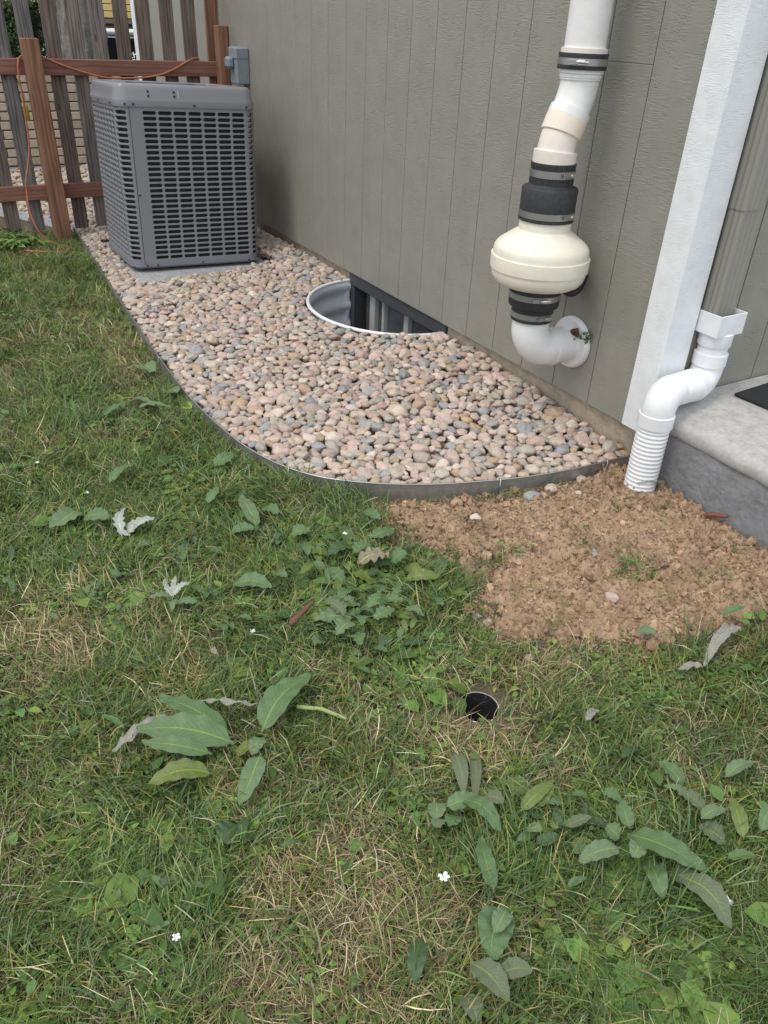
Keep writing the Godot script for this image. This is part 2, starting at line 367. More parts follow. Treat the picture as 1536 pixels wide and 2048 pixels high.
const MATS := [
	["patch", 0.854, -1.426, "dense low mat of leafy green weeds along the left edge of the soil", [[0.910,-1.607,0.909,-1.649,0.021,"k"], [0.885,-1.670,0.838,-1.662,0.030,"g"], [0.734,-1.371,0.783,-1.366,0.033,"g"], [0.898,-1.618,0.911,-1.561,0.029,"g"], [0.703,-1.422,0.698,-1.382,0.015,"y"], [0.783,-1.629,0.789,-1.685,0.026,"y"], [0.869,-1.606,0.893,-1.638,0.015,"g"], [0.674,-1.203,0.689,-1.158,0.023,"g"], [0.815,-1.234,0.848,-1.259,0.019,"g"], [0.917,-1.386,0.987,-1.429,0.037,"k"], [0.651,-1.352,0.610,-1.311,0.024,"g"], [0.822,-1.482,0.824,-1.517,0.017,"g"], [0.918,-1.361,0.899,-1.312,0.018,"g"], [0.735,-1.230,0.758,-1.191,0.026,"g"], [0.811,-1.468,0.731,-1.424,0.037,"g"], [0.809,-1.657,0.809,-1.703,0.018,"g"], [0.880,-1.464,0.835,-1.530,0.048,"y"], [0.980,-1.354,1.064,-1.387,0.040,"y"], [0.861,-1.453,0.876,-1.411,0.036,"g"], [0.698,-1.406,0.719,-1.356,0.030,"k"], [0.795,-1.503,0.782,-1.587,0.043,"g"], [0.646,-1.288,0.685,-1.270,0.027,"g"], [0.676,-1.329,0.699,-1.382,0.020,"y"], [0.997,-1.566,0.975,-1.590,0.024,"k"], [0.953,-1.217,0.929,-1.186,0.018,"g"], [0.756,-1.414,0.705,-1.441,0.036,"g"], [1.058,-1.475,1.030,-1.495,0.034,"g"], [0.994,-1.336,0.980,-1.283,0.027,"g"], [0.843,-1.584,0.832,-1.534,0.019,"y"], [1.012,-1.323,1.013,-1.375,0.037,"k"], [0.757,-1.514,0.771,-1.568,0.017,"g"], [1.041,-1.408,1.106,-1.467,0.034,"g"], [0.816,-1.312,0.800,-1.363,0.031,"k"], [0.729,-1.423,0.784,-1.383,0.040,"g"], [0.750,-1.222,0.777,-1.241,0.017,"k"], [0.801,-1.256,0.751,-1.220,0.023,"g"], [0.834,-1.347,0.893,-1.358,0.028,"y"], [0.829,-1.647,0.760,-1.689,0.051,"y"], [0.754,-1.458,0.773,-1.512,0.023,"y"], [0.890,-1.383,0.928,-1.430,0.029,"g"], [0.718,-1.294,0.670,-1.322,0.031,"g"], [0.820,-1.336,0.773,-1.363,0.032,"g"], [0.793,-1.236,0.761,-1.254,0.023,"k"], [0.773,-1.466,0.731,-1.460,0.029,"k"], [0.900,-1.672,0.909,-1.778,0.039,"g"], [0.895,-1.539,0.901,-1.475,0.031,"g"], [0.838,-1.407,0.885,-1.387,0.043,"g"], [0.885,-1.470,0.902,-1.431,0.030,"g"], [0.775,-1.352,0.743,-1.373,0.020,"g"], [0.677,-1.257,0.699,-1.218,0.021,"g"], [0.894,-1.631,0.805,-1.619,0.050,"k"], [0.827,-1.380,0.790,-1.405,0.032,"k"], [0.658,-1.374,0.621,-1.372,0.019,"k"], [0.779,-1.591,0.767,-1.628,0.026,"g"], [0.903,-1.473,0.864,-1.520,0.048,"g"], [0.874,-1.602,0.939,-1.605,0.041,"g"], [0.792,-1.421,0.789,-1.386,0.022,"k"], [0.958,-1.512,0.891,-1.517,0.041,"k"], [0.781,-1.226,0.729,-1.215,0.026,"g"], [0.727,-1.255,0.741,-1.307,0.024,"k"], [1.044,-1.339,1.076,-1.298,0.039,"y"], [1.010,-1.459,0.984,-1.415,0.018,"g"], [0.871,-1.497,0.901,-1.485,0.031,"k"], [0.855,-1.610,0.827,-1.588,0.019,"k"], [0.757,-1.436,0.783,-1.422,0.026,"g"], [0.939,-1.417,0.902,-1.381,0.026,"y"], [0.836,-1.238,0.853,-1.280,0.021,"y"], [0.855,-1.245,0.885,-1.269,0.015,"y"], [0.813,-1.222,0.864,-1.188,0.033,"k"], [0.887,-1.253,0.876,-1.230,0.013,"k"]]],
	["patch", 0.806, -0.601, "loose patch of small green weeds beside the glossy dock plant", [[0.871,-0.577,0.854,-0.581,0.010,"y"], [0.810,-0.581,0.850,-0.558,0.020,"y"], [0.909,-0.634,0.878,-0.658,0.022,"g"], [0.876,-0.612,0.895,-0.631,0.012,"k"], [0.797,-0.615,0.756,-0.632,0.018,"y"], [0.848,-0.637,0.836,-0.662,0.016,"g"], [0.857,-0.650,0.817,-0.667,0.017,"g"], [0.784,-0.548,0.760,-0.533,0.013,"k"], [0.817,-0.623,0.830,-0.602,0.017,"g"], [0.808,-0.640,0.796,-0.611,0.021,"y"], [0.684,-0.585,0.667,-0.567,0.012,"y"], [0.805,-0.684,0.764,-0.676,0.015,"k"], [0.786,-0.603,0.769,-0.593,0.010,"g"], [0.747,-0.656,0.723,-0.645,0.012,"k"], [0.767,-0.634,0.718,-0.632,0.020,"g"], [0.870,-0.603,0.897,-0.576,0.020,"k"], [0.777,-0.657,0.756,-0.670,0.013,"k"], [0.741,-0.515,0.778,-0.507,0.014,"g"], [0.861,-0.573,0.853,-0.596,0.013,"k"], [0.727,-0.630,0.698,-0.621,0.011,"g"], [0.806,-0.649,0.777,-0.661,0.019,"k"], [0.715,-0.629,0.743,-0.643,0.014,"g"], [0.770,-0.680,0.781,-0.663,0.015,"k"], [0.717,-0.553,0.711,-0.535,0.009,"k"], [0.764,-0.597,0.742,-0.594,0.012,"g"], [0.813,-0.612,0.820,-0.644,0.017,"k"]]],
	["patch", 0.653, -1.765, "scattered small weeds around the pale stalked leaf", [[0.491,-1.642,0.452,-1.639,0.023,"g"], [0.442,-1.816,0.471,-1.891,0.022,"k"], [0.556,-2.001,0.563,-1.937,0.025,"k"], [0.704,-1.989,0.725,-2.078,0.027,"g"], [0.567,-1.569,0.578,-1.540,0.016,"g"], [0.500,-1.908,0.518,-1.941,0.014,"k"], [0.521,-1.855,0.550,-1.885,0.021,"g"], [0.684,-1.780,0.721,-1.752,0.031,"k"], [0.563,-1.794,0.516,-1.814,0.034,"g"], [0.705,-1.855,0.744,-1.910,0.025,"k"], [0.631,-1.890,0.651,-1.931,0.015,"g"], [0.709,-1.777,0.744,-1.775,0.031,"k"], [0.475,-1.489,0.507,-1.451,0.024,"g"], [0.423,-1.848,0.478,-1.871,0.037,"g"], [0.765,-1.723,0.756,-1.647,0.027,"g"], [0.450,-1.612,0.490,-1.647,0.029,"g"], [0.423,-1.490,0.437,-1.448,0.026,"g"], [0.708,-1.767,0.735,-1.801,0.016,"k"], [0.436,-1.503,0.434,-1.457,0.015,"g"], [0.672,-1.832,0.662,-1.877,0.026,"k"], [0.428,-1.610,0.455,-1.619,0.022,"g"], [0.446,-1.616,0.417,-1.675,0.028,"g"], [0.757,-1.684,0.736,-1.640,0.016,"k"], [0.635,-1.593,0.609,-1.568,0.019,"g"], [0.719,-1.809,0.737,-1.782,0.021,"g"], [0.454,-1.809,0.468,-1.775,0.018,"k"], [0.417,-1.777,0.422,-1.820,0.016,"k"], [0.470,-1.502,0.457,-1.455,0.015,"g"], [0.717,-1.774,0.696,-1.741,0.016,"g"], [0.505,-1.916,0.490,-1.866,0.013,"g"], [0.543,-2.045,0.527,-1.996,0.015,"g"], [0.423,-1.790,0.468,-1.847,0.028,"g"], [0.771,-1.794,0.807,-1.751,0.034,"k"], [0.752,-1.697,0.787,-1.718,0.026,"g"]]],
	["patch", 0.111, -0.895, "small dark weeds below the fanned dock plant", [[0.039,-0.864,0.030,-0.880,0.008,"k"], [0.169,-0.831,0.153,-0.826,0.012,"g"], [0.157,-0.809,0.169,-0.797,0.008,"k"], [0.156,-0.905,0.162,-0.881,0.011,"k"], [0.142,-0.843,0.167,-0.820,0.012,"g"], [0.078,-0.792,0.093,-0.784,0.009,"g"], [0.182,-0.821,0.199,-0.834,0.011,"g"], [0.178,-0.885,0.195,-0.869,0.009,"g"], [0.035,-0.861,0.021,-0.857,0.012,"k"], [0.068,-0.935,0.086,-0.915,0.010,"k"], [0.060,-0.806,0.080,-0.789,0.012,"g"], [0.030,-0.846,0.026,-0.874,0.011,"k"], [0.124,-0.814,0.125,-0.793,0.009,"g"], [0.092,-0.851,0.079,-0.848,0.009,"k"], [0.029,-0.876,0.034,-0.891,0.007,"g"], [0.093,-0.862,0.114,-0.873,0.014,"k"], [0.127,-0.850,0.121,-0.870,0.009,"g"], [0.106,-0.857,0.090,-0.887,0.012,"g"], [0.115,-0.932,0.096,-0.923,0.011,"g"], [0.049,-0.955,0.070,-0.954,0.011,"g"]]],
	["patch", 0.193, -1.889, "small round leaved weeds in the far left lawn", [[0.005,-1.919,-0.021,-1.899,0.031,"g"], [0.334,-1.925,0.375,-1.912,0.027,"g"], [0.221,-1.699,0.216,-1.648,0.016,"g"], [0.063,-1.735,0.078,-1.688,0.016,"g"], [0.197,-1.763,0.192,-1.733,0.012,"g"], [0.201,-1.627,0.206,-1.591,0.017,"k"], [0.163,-1.744,0.187,-1.755,0.019,"g"], [0.280,-1.850,0.259,-1.836,0.022,"g"], [0.282,-1.811,0.285,-1.773,0.018,"k"], [0.069,-1.817,0.103,-1.805,0.025,"g"], [0.235,-1.679,0.231,-1.643,0.011,"g"], [0.141,-1.657,0.152,-1.625,0.013,"g"], [0.001,-1.888,-0.015,-1.853,0.019,"g"], [0.196,-1.777,0.196,-1.732,0.015,"g"], [0.259,-1.818,0.278,-1.793,0.017,"g"], [0.160,-1.972,0.194,-1.950,0.029,"g"], [0.202,-1.780,0.184,-1.817,0.020,"g"], [0.196,-1.874,0.190,-1.839,0.010,"g"], [0.200,-1.741,0.201,-1.702,0.013,"k"], [0.163,-1.768,0.176,-1.790,0.015,"g"], [0.262,-1.802,0.239,-1.824,0.022,"g"], [0.004,-1.842,0.013,-1.793,0.019,"k"], [0.011,-2.006,0.020,-2.069,0.016,"k"], [-0.005,-1.856,-0.014,-1.917,0.016,"g"]]],
]
# ---------------------------------------------------------------- start
func _ready() -> void:
	set_stage()
	rng.seed = 20240607
	noise_a.seed = 3; noise_a.frequency = 1.3; noise_a.fractal_octaves = 3
	noise_b.seed = 11; noise_b.frequency = 9.0; noise_b.fractal_octaves = 4
	noise_c.seed = 29; noise_c.frequency = 60.0; noise_c.fractal_octaves = 3
	outlines()
	materials()
	build_ground()
	build_soil()
	build_house()
	build_stoop()
	build_brick_wall()
	build_background()
	build_fence()
	build_air_conditioner()
	build_window_well()
	build_radon_vent()
	build_downspout()
	build_edging()
	build_gravel()
	build_disconnect()
	build_cord()
	build_drain()
	build_rocks()
	build_weeds()
	build_small_things()
	build_grass()

func set_stage() -> void:
	var cam := Camera3D.new()
	cam.name = "camera"
	cam.position = Vector3(0, 1.35, 0)
	cam.rotation_order = EULER_ORDER_YXZ
	cam.rotation_degrees = Vector3(-32.545, -31.372, 2.7)
	cam.fov = 67.17
	cam.near = 0.05
	cam.far = 600.0
	add_child(cam)
	cam.current = true
	var e := Environment.new()
	e.background_mode = Environment.BG_SKY
	var sk := ProceduralSkyMaterial.new()
	sk.sky_top_color = srgb(0.90, 0.95, 1.0)
	sk.sky_horizon_color = srgb(0.68, 0.73, 0.80)
	sk.sky_curve = 0.25
	sk.ground_horizon_color = srgb(0.20, 0.20, 0.18)
	sk.ground_bottom_color = srgb(0.10, 0.10, 0.08)
	sk.sun_angle_max = 0.0
	sk.sky_energy_multiplier = 1.0
	var sky := Sky.new()
	sky.sky_material = sk
	e.sky = sky
	e.background_energy_multiplier = 1.42
	e.tonemap_mode = Environment.TONE_MAPPER_LINEAR
	e.tonemap_exposure = 1.0
	e.sdfgi_enabled = true
	e.ssao_enabled = true
	e.ssil_enabled = true
	var we := WorldEnvironment.new()
	we.name = "environment"
	we.environment = e
	add_child(we)
	var sun := DirectionalLight3D.new()
	sun.name = "sun"
	sun.light_energy = 0.5
	sun.light_angular_distance = 18.0
	sun.light_color = Color(1.0, 0.97, 0.92)
	sun.shadow_enabled = true
	add_child(sun)
	sun.look_at_from_position(Vector3(-3.6, 6.2, 0.6), Vector3.ZERO)

func outlines() -> void:
	for p in EDGE:
		bed_poly.append(Vector2(p[0], p[1]))
	bed_poly.append(Vector2(2.10, -1.668))
	bed_poly.append(Vector2(2.10, FAR_Z))
	bed_poly.append(Vector2(3.2, FAR_Z))
	bed_poly.append(Vector2(3.2, -8.38))
	bed_poly.append(Vector2(-0.9, -8.38))
	bed_poly.append(Vector2(-0.9, -7.05))
	bed_poly.append(Vector2(0.1, -6.85))
	for p in [[1.08, -1.86], [1.06, -1.66], [1.06, -1.56], [1.13, -1.45], [1.10, -1.31], [1.05, -1.21], [1.06, -1.10], [1.16, -1.03], [1.27, -0.96], [1.40, -0.90], [1.52, -0.86], [1.66, -0.82], [1.80, -0.83], [2.06, -0.86], [2.06, -1.68], [1.80, -1.70], [1.60, -1.73], [1.43, -1.78], [1.27, -1.84], [1.12, -1.93]]:
		soil_poly.append(Vector2(p[0], p[1]))

func poly_dist(p: Vector2, poly: PackedVector2Array) -> float:   # negative inside
	var best := 1e9
	var n := poly.size()
	for i in n:
		var q := Geometry2D.get_closest_point_to_segment(p, poly[i], poly[(i + 1) % n])
		best = minf(best, p.distance_to(q))
	return -best if Geometry2D.is_point_in_polygon(p, poly) else best

func materials() -> void:
	var n1 := noise_bytes(512, 1, 1, 0.03, 1)
	var n2 := noise_bytes(512, 1, 1, 0.008, 2)
	var n3 := noise_bytes(512, 1, 1, 0.25, 3)
	var streak := noise_bytes(512, 1, 8, 0.05, 4)
	M.n_fine = tex_l(512, n3)
	# siding paint: chatter marks of the rough sawn face under grey green paint
	var c1 := noise_bytes(1024, 6, 1, 0.11, 21, FastNoiseLite.TYPE_SIMPLEX_SMOOTH, 2)
	var c2 := noise_bytes(1024, 1, 1, 0.15, 22, FastNoiseLite.TYPE_SIMPLEX_SMOOTH, 3)
	var c3 := noise_bytes(1024, 1, 3, 0.012, 23)
	var c4 := noise_bytes(1024, 2, 1, 0.06, 24, FastNoiseLite.TYPE_CELLULAR, 1)
	var c5 := noise_bytes(1024, 1, 1, 0.007, 25)
	var hd := PackedByteArray()
	hd.resize(1024 * 1024)
	for i in 1024 * 1024:
		var k := clampf((c3[i] - 128) / 40.0, 0.0, 1.0)
		var k2 := clampf((c5[i] - 118) / 45.0, 0.0, 1.0)
		hd[i] = clampi(int(120.0 + (c1[i] - 128) * (0.10 + 0.42 * k2) + (c2[i] - 128) * (0.10 + 0.75 * k) + (c4[i] - 128) * 0.35 * k), 0, 255)
	var side_h := tex_l(1024, hd)
	var side_c := blend_tex(512, Color(0.86, 0.87, 0.86), Color(1, 1, 1), [[n2, 1.2], [n1, 0.7], [n3, 0.35]], 1.6)
	var s := mat(0.296, 0.285, 0.248, 0.48)
	s.albedo_texture = side_c
	s.heightmap_enabled = true
	s.heightmap_texture = side_h
	s.heightmap_scale = 0.22
	triplanar(s, Vector3(1.15, 1.15, 1.15))
	M.siding = s
	var w := mat(0.85, 0.865, 0.90, 0.45)
	w.albedo_texture = side_c
	w.heightmap_enabled = true
	w.heightmap_texture = side_h
	w.heightmap_scale = 0.13
	triplanar(w, Vector3(1.6, 1.6, 1.6))
	M.white_paint = w
	# concrete
	var con := blend_tex(512, Color(0.30, 0.29, 0.28), Color(0.56, 0.55, 0.54), [[n2, 0.8], [n1, 0.7], [n3, 1.3]], 1.9)
	var m := mat(1, 1, 1, 0.88)
	m.albedo_texture = con
	m.heightmap_enabled = true
	m.heightmap_texture = mix_l(512, [[n3, 0.6], [n1, 0.4]])
	m.heightmap_scale = 0.12
	triplanar(m, Vector3(3.6, 3.6, 3.6))
	M.concrete = m
	m = m.duplicate()
	m.albedo_color = srgb(0.72, 0.74, 0.80)
	m.heightmap_scale = 1.0
	triplanar(m, Vector3(2.4, 2.4, 2.4))
	M.stucco = m
	m = M.concrete.duplicate()
	m.albedo_color = srgb(1.0, 0.84, 0.66)
	m.heightmap_scale = 0.3
	M.foundation = m
	m = M.concrete.duplicate()
	m.albedo_color = srgb(0.55, 0.52, 0.50)
	M.old_concrete = m
	# wood
	var wt := wood_tex(768, Color(0.30, 0.150, 0.090), Color(0.125, 0.058, 0.036), Color(0.08, 0.035, 0.02), 9, 41, false, 0.28)
	m = mat(1, 1, 1, 0.75)
	m.albedo_texture = wt[0]
	m.heightmap_enabled = true; m.heightmap_texture = wt[1]; m.heightmap_scale = 0.12
	triplanar(m, Vector3(1.1, 0.5, 1.1))
	M.stained_wood = m
	wt = wood_tex(768, Color(0.275, 0.130, 0.092), Color(0.165, 0.072, 0.052), Color(0.08, 0.035, 0.02), 7, 43, true, 0.22)
	m = mat(1, 1, 1, 0.75)
	m.albedo_texture = wt[0]
	m.heightmap_enabled = true; m.heightmap_texture = wt[1]; m.heightmap_scale = 0.08
	triplanar(m, Vector3(0.5, 1.3, 1.3))
	M.stained_rail = m
	wt = wood_tex(768, Color(0.27, 0.235, 0.215), Color(0.085, 0.070, 0.066), Color(0.08, 0.045, 0.03), 16, 47, false, 0.33)
	m = mat(1, 1, 1, 0.85)
	m.albedo_texture = wt[0]
	m.heightmap_enabled = true; m.heightmap_texture = wt[1]; m.heightmap_scale = 0.15
	triplanar(m, Vector3(1.3, 0.55, 1.3))
	M.weathered = m
	m = m.duplicate()
	m.albedo_color = srgb(0.80, 0.70, 0.64)
	m.uv1_offset = Vector3(0.37, 0.21, 0.1)
	M.weathered_brown = m
	m = M.weathered.duplicate()
	m.albedo_color = srgb(0.80, 0.86, 0.92)
	m.uv1_offset = Vector3(0.71, 0.63, 0.4)
	M.weathered_blue = m
	m = M.stained_wood.duplicate()
	m.albedo_color = srgb(1.0, 0.98, 1.0)
	m.uv1_offset = Vector3(0.5, 0.4, 0.4)
	M.new_wood = m
	# air conditioner
	M.ac_paint = mat(0.215, 0.222, 0.245, 0.42)
	M.ac_cap = mat(0.215, 0.222, 0.245, 0.28)
	M.coil = mat(0.030, 0.028, 0.028, 0.7)
	M.black_metal = mat(0.012, 0.012, 0.013, 0.5)
	M.screw = mat(0.05, 0.05, 0.055, 0.5, 0.5)
	# plastics
	var dirt := blend_tex(512, Color(0.90, 0.885, 0.86), Color(1, 1, 1), [[n2, 1.0], [n1, 0.6]], 1.8)
	m = mat(0.84, 0.845, 0.86, 0.36); m.albedo_texture = dirt; triplanar(m, Vector3(2.3, 2.3, 2.3)); M.pvc = m
	m = mat(0.84, 0.79, 0.725, 0.40); m.albedo_texture = dirt; triplanar(m, Vector3(3.1, 3.1, 3.1)); M.pvc_aged = m
	m = m.duplicate(); m.albedo_color = srgb(0.86, 0.76, 0.66); M.pvc_peach = m
	m = mat(0.84, 0.81, 0.705, 0.40); m.albedo_texture = dirt; triplanar(m, Vector3(2.7, 2.7, 2.7)); M.fan_cream = m
	m = mat(0.82, 0.84, 0.88, 0.36); m.albedo_texture = dirt; triplanar(m, Vector3(2.5, 2.5, 2.5)); M.drain_white = m
	var rub := blend_tex(512, Color(0.016, 0.017, 0.020), Color(0.045, 0.045, 0.050), [[n1, 1.0], [streak, 0.8]], 1.6)
	m = mat(1, 1, 1, 0.62); m.albedo_texture = rub; triplanar(m, Vector3(4, 4, 4)); M.rubber = m
	m = mat(0.42, 0.42, 0.42, 0.38, 0.85); M.steel_band = m
	m = mat(0.62, 0.61, 0.60, 0.28, 0.9); M.bright_steel = m
	# galvanised
	var sp := noise_bytes(512, 1, 1, 0.035, 61, FastNoiseLite.TYPE_CELLULAR, 1)
	var rust := blend_tex(512, Color(0.27, 0.26, 0.25), Color(0.52, 0.52, 0.52), [[sp, 0.5], [n1, 0.7], [streak, 0.9]], 1.5)
	m = mat(1, 1, 1, 0.46, 0.75); m.albedo_texture = rust; triplanar(m, Vector3(1.4, 3.0, 1.4))
	M.edging = m
	var galv := blend_tex(512, Color(0.58, 0.61, 0.66), Color(0.74, 0.77, 0.83), [[sp, 0.6], [n2, 0.8]], 1.2)
	m = mat(1, 1, 1, 0.5, 0.12); m.albedo_texture = galv; triplanar(m, Vector3(2, 2, 2))
	M.galvanised = m
	M.rim_white = mat(0.80, 0.82, 0.84, 0.4, 0.1)
	M.slate = mat(0.055, 0.058, 0.066, 0.6)
	M.window_white = mat(0.42, 0.42, 0.42, 0.45)
	M.dark_room = mat(0.03, 0.03, 0.032, 0.9)
	var g := StandardMaterial3D.new()
	g.albedo_color = Color(0.5, 0.52, 0.55, 0.22)
	g.transparency = BaseMaterial3D.TRANSPARENCY_ALPHA
	g.roughness = 0.03
	M.glass = g
	m = mat(0.225, 0.27, 0.30, 0.55); m.albedo_texture = dirt; triplanar(m, Vector3(5, 5, 5)); M.grey_box = m
	M.cord = mat(0.42, 0.140, 0.075, 0.5)
	M.plug = mat(0.62, 0.42, 0.05, 0.5)
	m = mat(0.27, 0.265, 0.235, 0.5); M.spout = m
	# soil
	var soil := blend_tex(512, Color(0.20, 0.124, 0.074), Color(0.56, 0.395, 0.27), [[n3, 1.0], [n1, 0.8], [n2, 1.4]], 2.1)
	m = mat(1, 1, 1, 0.95); m.albedo_texture = soil
	m.heightmap_enabled = true; m.heightmap_texture = mix_l(512, [[n3, 0.7], [n1, 0.3]]); m.heightmap_scale = 0.4
	triplanar(m, Vector3(2.1, 2.1, 2.1)); M.soil = m
	m = mat(1, 1, 1, 0.95); m.albedo_texture = soil; m.vertex_color_use_as_albedo = true
	triplanar(m, Vector3(0.12, 0.12, 0.12), false); M.clod = m
	var th := blend_tex(512, Color(0.050, 0.040, 0.026), Color(0.20, 0.165, 0.095), [[n3, 1.0], [n1, 0.7], [n2, 0.5]], 1.6)
	m = mat(1, 1, 1, 0.95); m.albedo_texture = th
	m.heightmap_enabled = true; m.heightmap_texture = M.n_fine; m.heightmap_scale = 0.5
	triplanar(m, Vector3(2.6, 2.6, 2.6)); M.thatch = m
	# pebbles
	var speck := blend_tex(512, Color(0.48, 0.47, 0.46), Color(1, 1, 1), [[n3, 1.5], [n1, 0.7]], 2.1)
	for i in 16:
		var q: Color = pebble_color(i)
		m = mat(q.r, q.g, q.b, 0.72); m.albedo_texture = speck; triplanar(m, Vector3(0.075, 0.075, 0.075), false)
		m.uv1_offset = Vector3(i * 0.17, i * 0.31, 0)
		m.heightmap_enabled = true; m.heightmap_texture = M.n_fine; m.heightmap_scale = 0.06
		M["pebble%d" % i] = m
	m = mat(1, 1, 1, 0.72); m.albedo_texture = speck; m.vertex_color_use_as_albedo = true; triplanar(m, Vector3(0.075, 0.075, 0.075), false)
	m.heightmap_enabled = true; m.heightmap_texture = M.n_fine; m.heightmap_scale = 0.06
	M.pebbles = m
	# plants
	m = mat(1, 1, 1, 0.75); m.vertex_color_use_as_albedo = true
	m.metallic_specular = 0.3
	m.backlight_enabled = true; m.backlight = Color(0.45, 0.45, 0.35)
	M.grass = m
	m = mat(1, 1, 1, 0.85); m.vertex_color_use_as_albedo = true; m.metallic_specular = 0.3; M.straw = m
	var lt := leaf_tex(0.0, 5)
	var lt2 := leaf_tex(0.20, 8)
	var kinds := {"g": [0.23, 0.385, 0.155, lt], "y": [0.30, 0.40, 0.09, lt], "p": [0.32, 0.465, 0.235, lt], "d": [0.30, 0.37, 0.215, lt2], "k": [0.12, 0.22, 0.085, lt], "w": [0.86, 0.92, 0.86, lt], "dry": [0.66, 0.64, 0.60, lt2], "tan": [0.62, 0.54, 0.40, lt2]}
	for k in kinds:
		m = mat(kinds[k][0], kinds[k][1], kinds[k][2], 0.5 if k in ["g", "y", "k"] else 0.75)
		m.albedo_texture = kinds[k][3]
		m.heightmap_enabled = true; m.heightmap_texture = kinds[k][3]; m.heightmap_scale = 0.12
		m.backlight_enabled = true; m.backlight = Color(0.35, 0.38, 0.25)
		M["leaf_" + k] = m
	m = mat(1, 1, 1, 0.8)
	m.albedo_texture = blend_tex(512, Color(0.42, 0.35, 0.26), Color(0.66, 0.59, 0.49), [[n1, 0.9], [n3, 1.0], [n2, 0.6]], 1.5)
	m.heightmap_enabled = true; m.heightmap_texture = M.n_fine; m.heightmap_scale = 0.2
	triplanar(m, Vector3(3, 3, 3)); M.brick = m
	m = m.duplicate(); m.albedo_color = srgb(0.84, 0.80, 0.78); M.brick_dark = m
	M.mortar = mat(0.15, 0.13, 0.115, 0.95)
	m = mat(1, 1, 1, 0.9)
	m.albedo_texture = blend_tex(512, Color(0.10, 0.09, 0.08), Color(0.36, 0.34, 0.32), [[n1, 0.8], [n3, 1.0]], 1.6)
	m.vertex_color_use_as_albedo = true
	triplanar(m, Vector3(4, 1.6, 4)); M.bark = m
	M.needles = mat(1, 1, 1, 0.7); M.needles.vertex_color_use_as_albedo = true

func pebble_color(i: int) -> Color:
	var p := [[0.70, 0.57, 0.51], [0.71, 0.59, 0.51], [0.68, 0.59, 0.50], [0.58, 0.54, 0.50], [0.48, 0.48, 0.47], [0.74, 0.64, 0.54], [0.72, 0.58, 0.53], [0.62, 0.54, 0.47], [0.43, 0.46, 0.48], [0.82, 0.74, 0.66], [0.56, 0.54, 0.47], [0.64, 0.50, 0.44], [0.66, 0.61, 0.56], [0.62, 0.49, 0.34], [0.78, 0.65, 0.59], [0.52, 0.45, 0.41]]
	return Color(p[i][0] * 0.97, p[i][1] * 0.92, p[i][2] * 0.895)

# ---------------------------------------------------------------- ground and soil
func ground_h(x: float, z: float) -> float:
	return noise_a.get_noise_2d(x, z) * 0.010 + noise_b.get_noise_2d(x, z) * 0.006

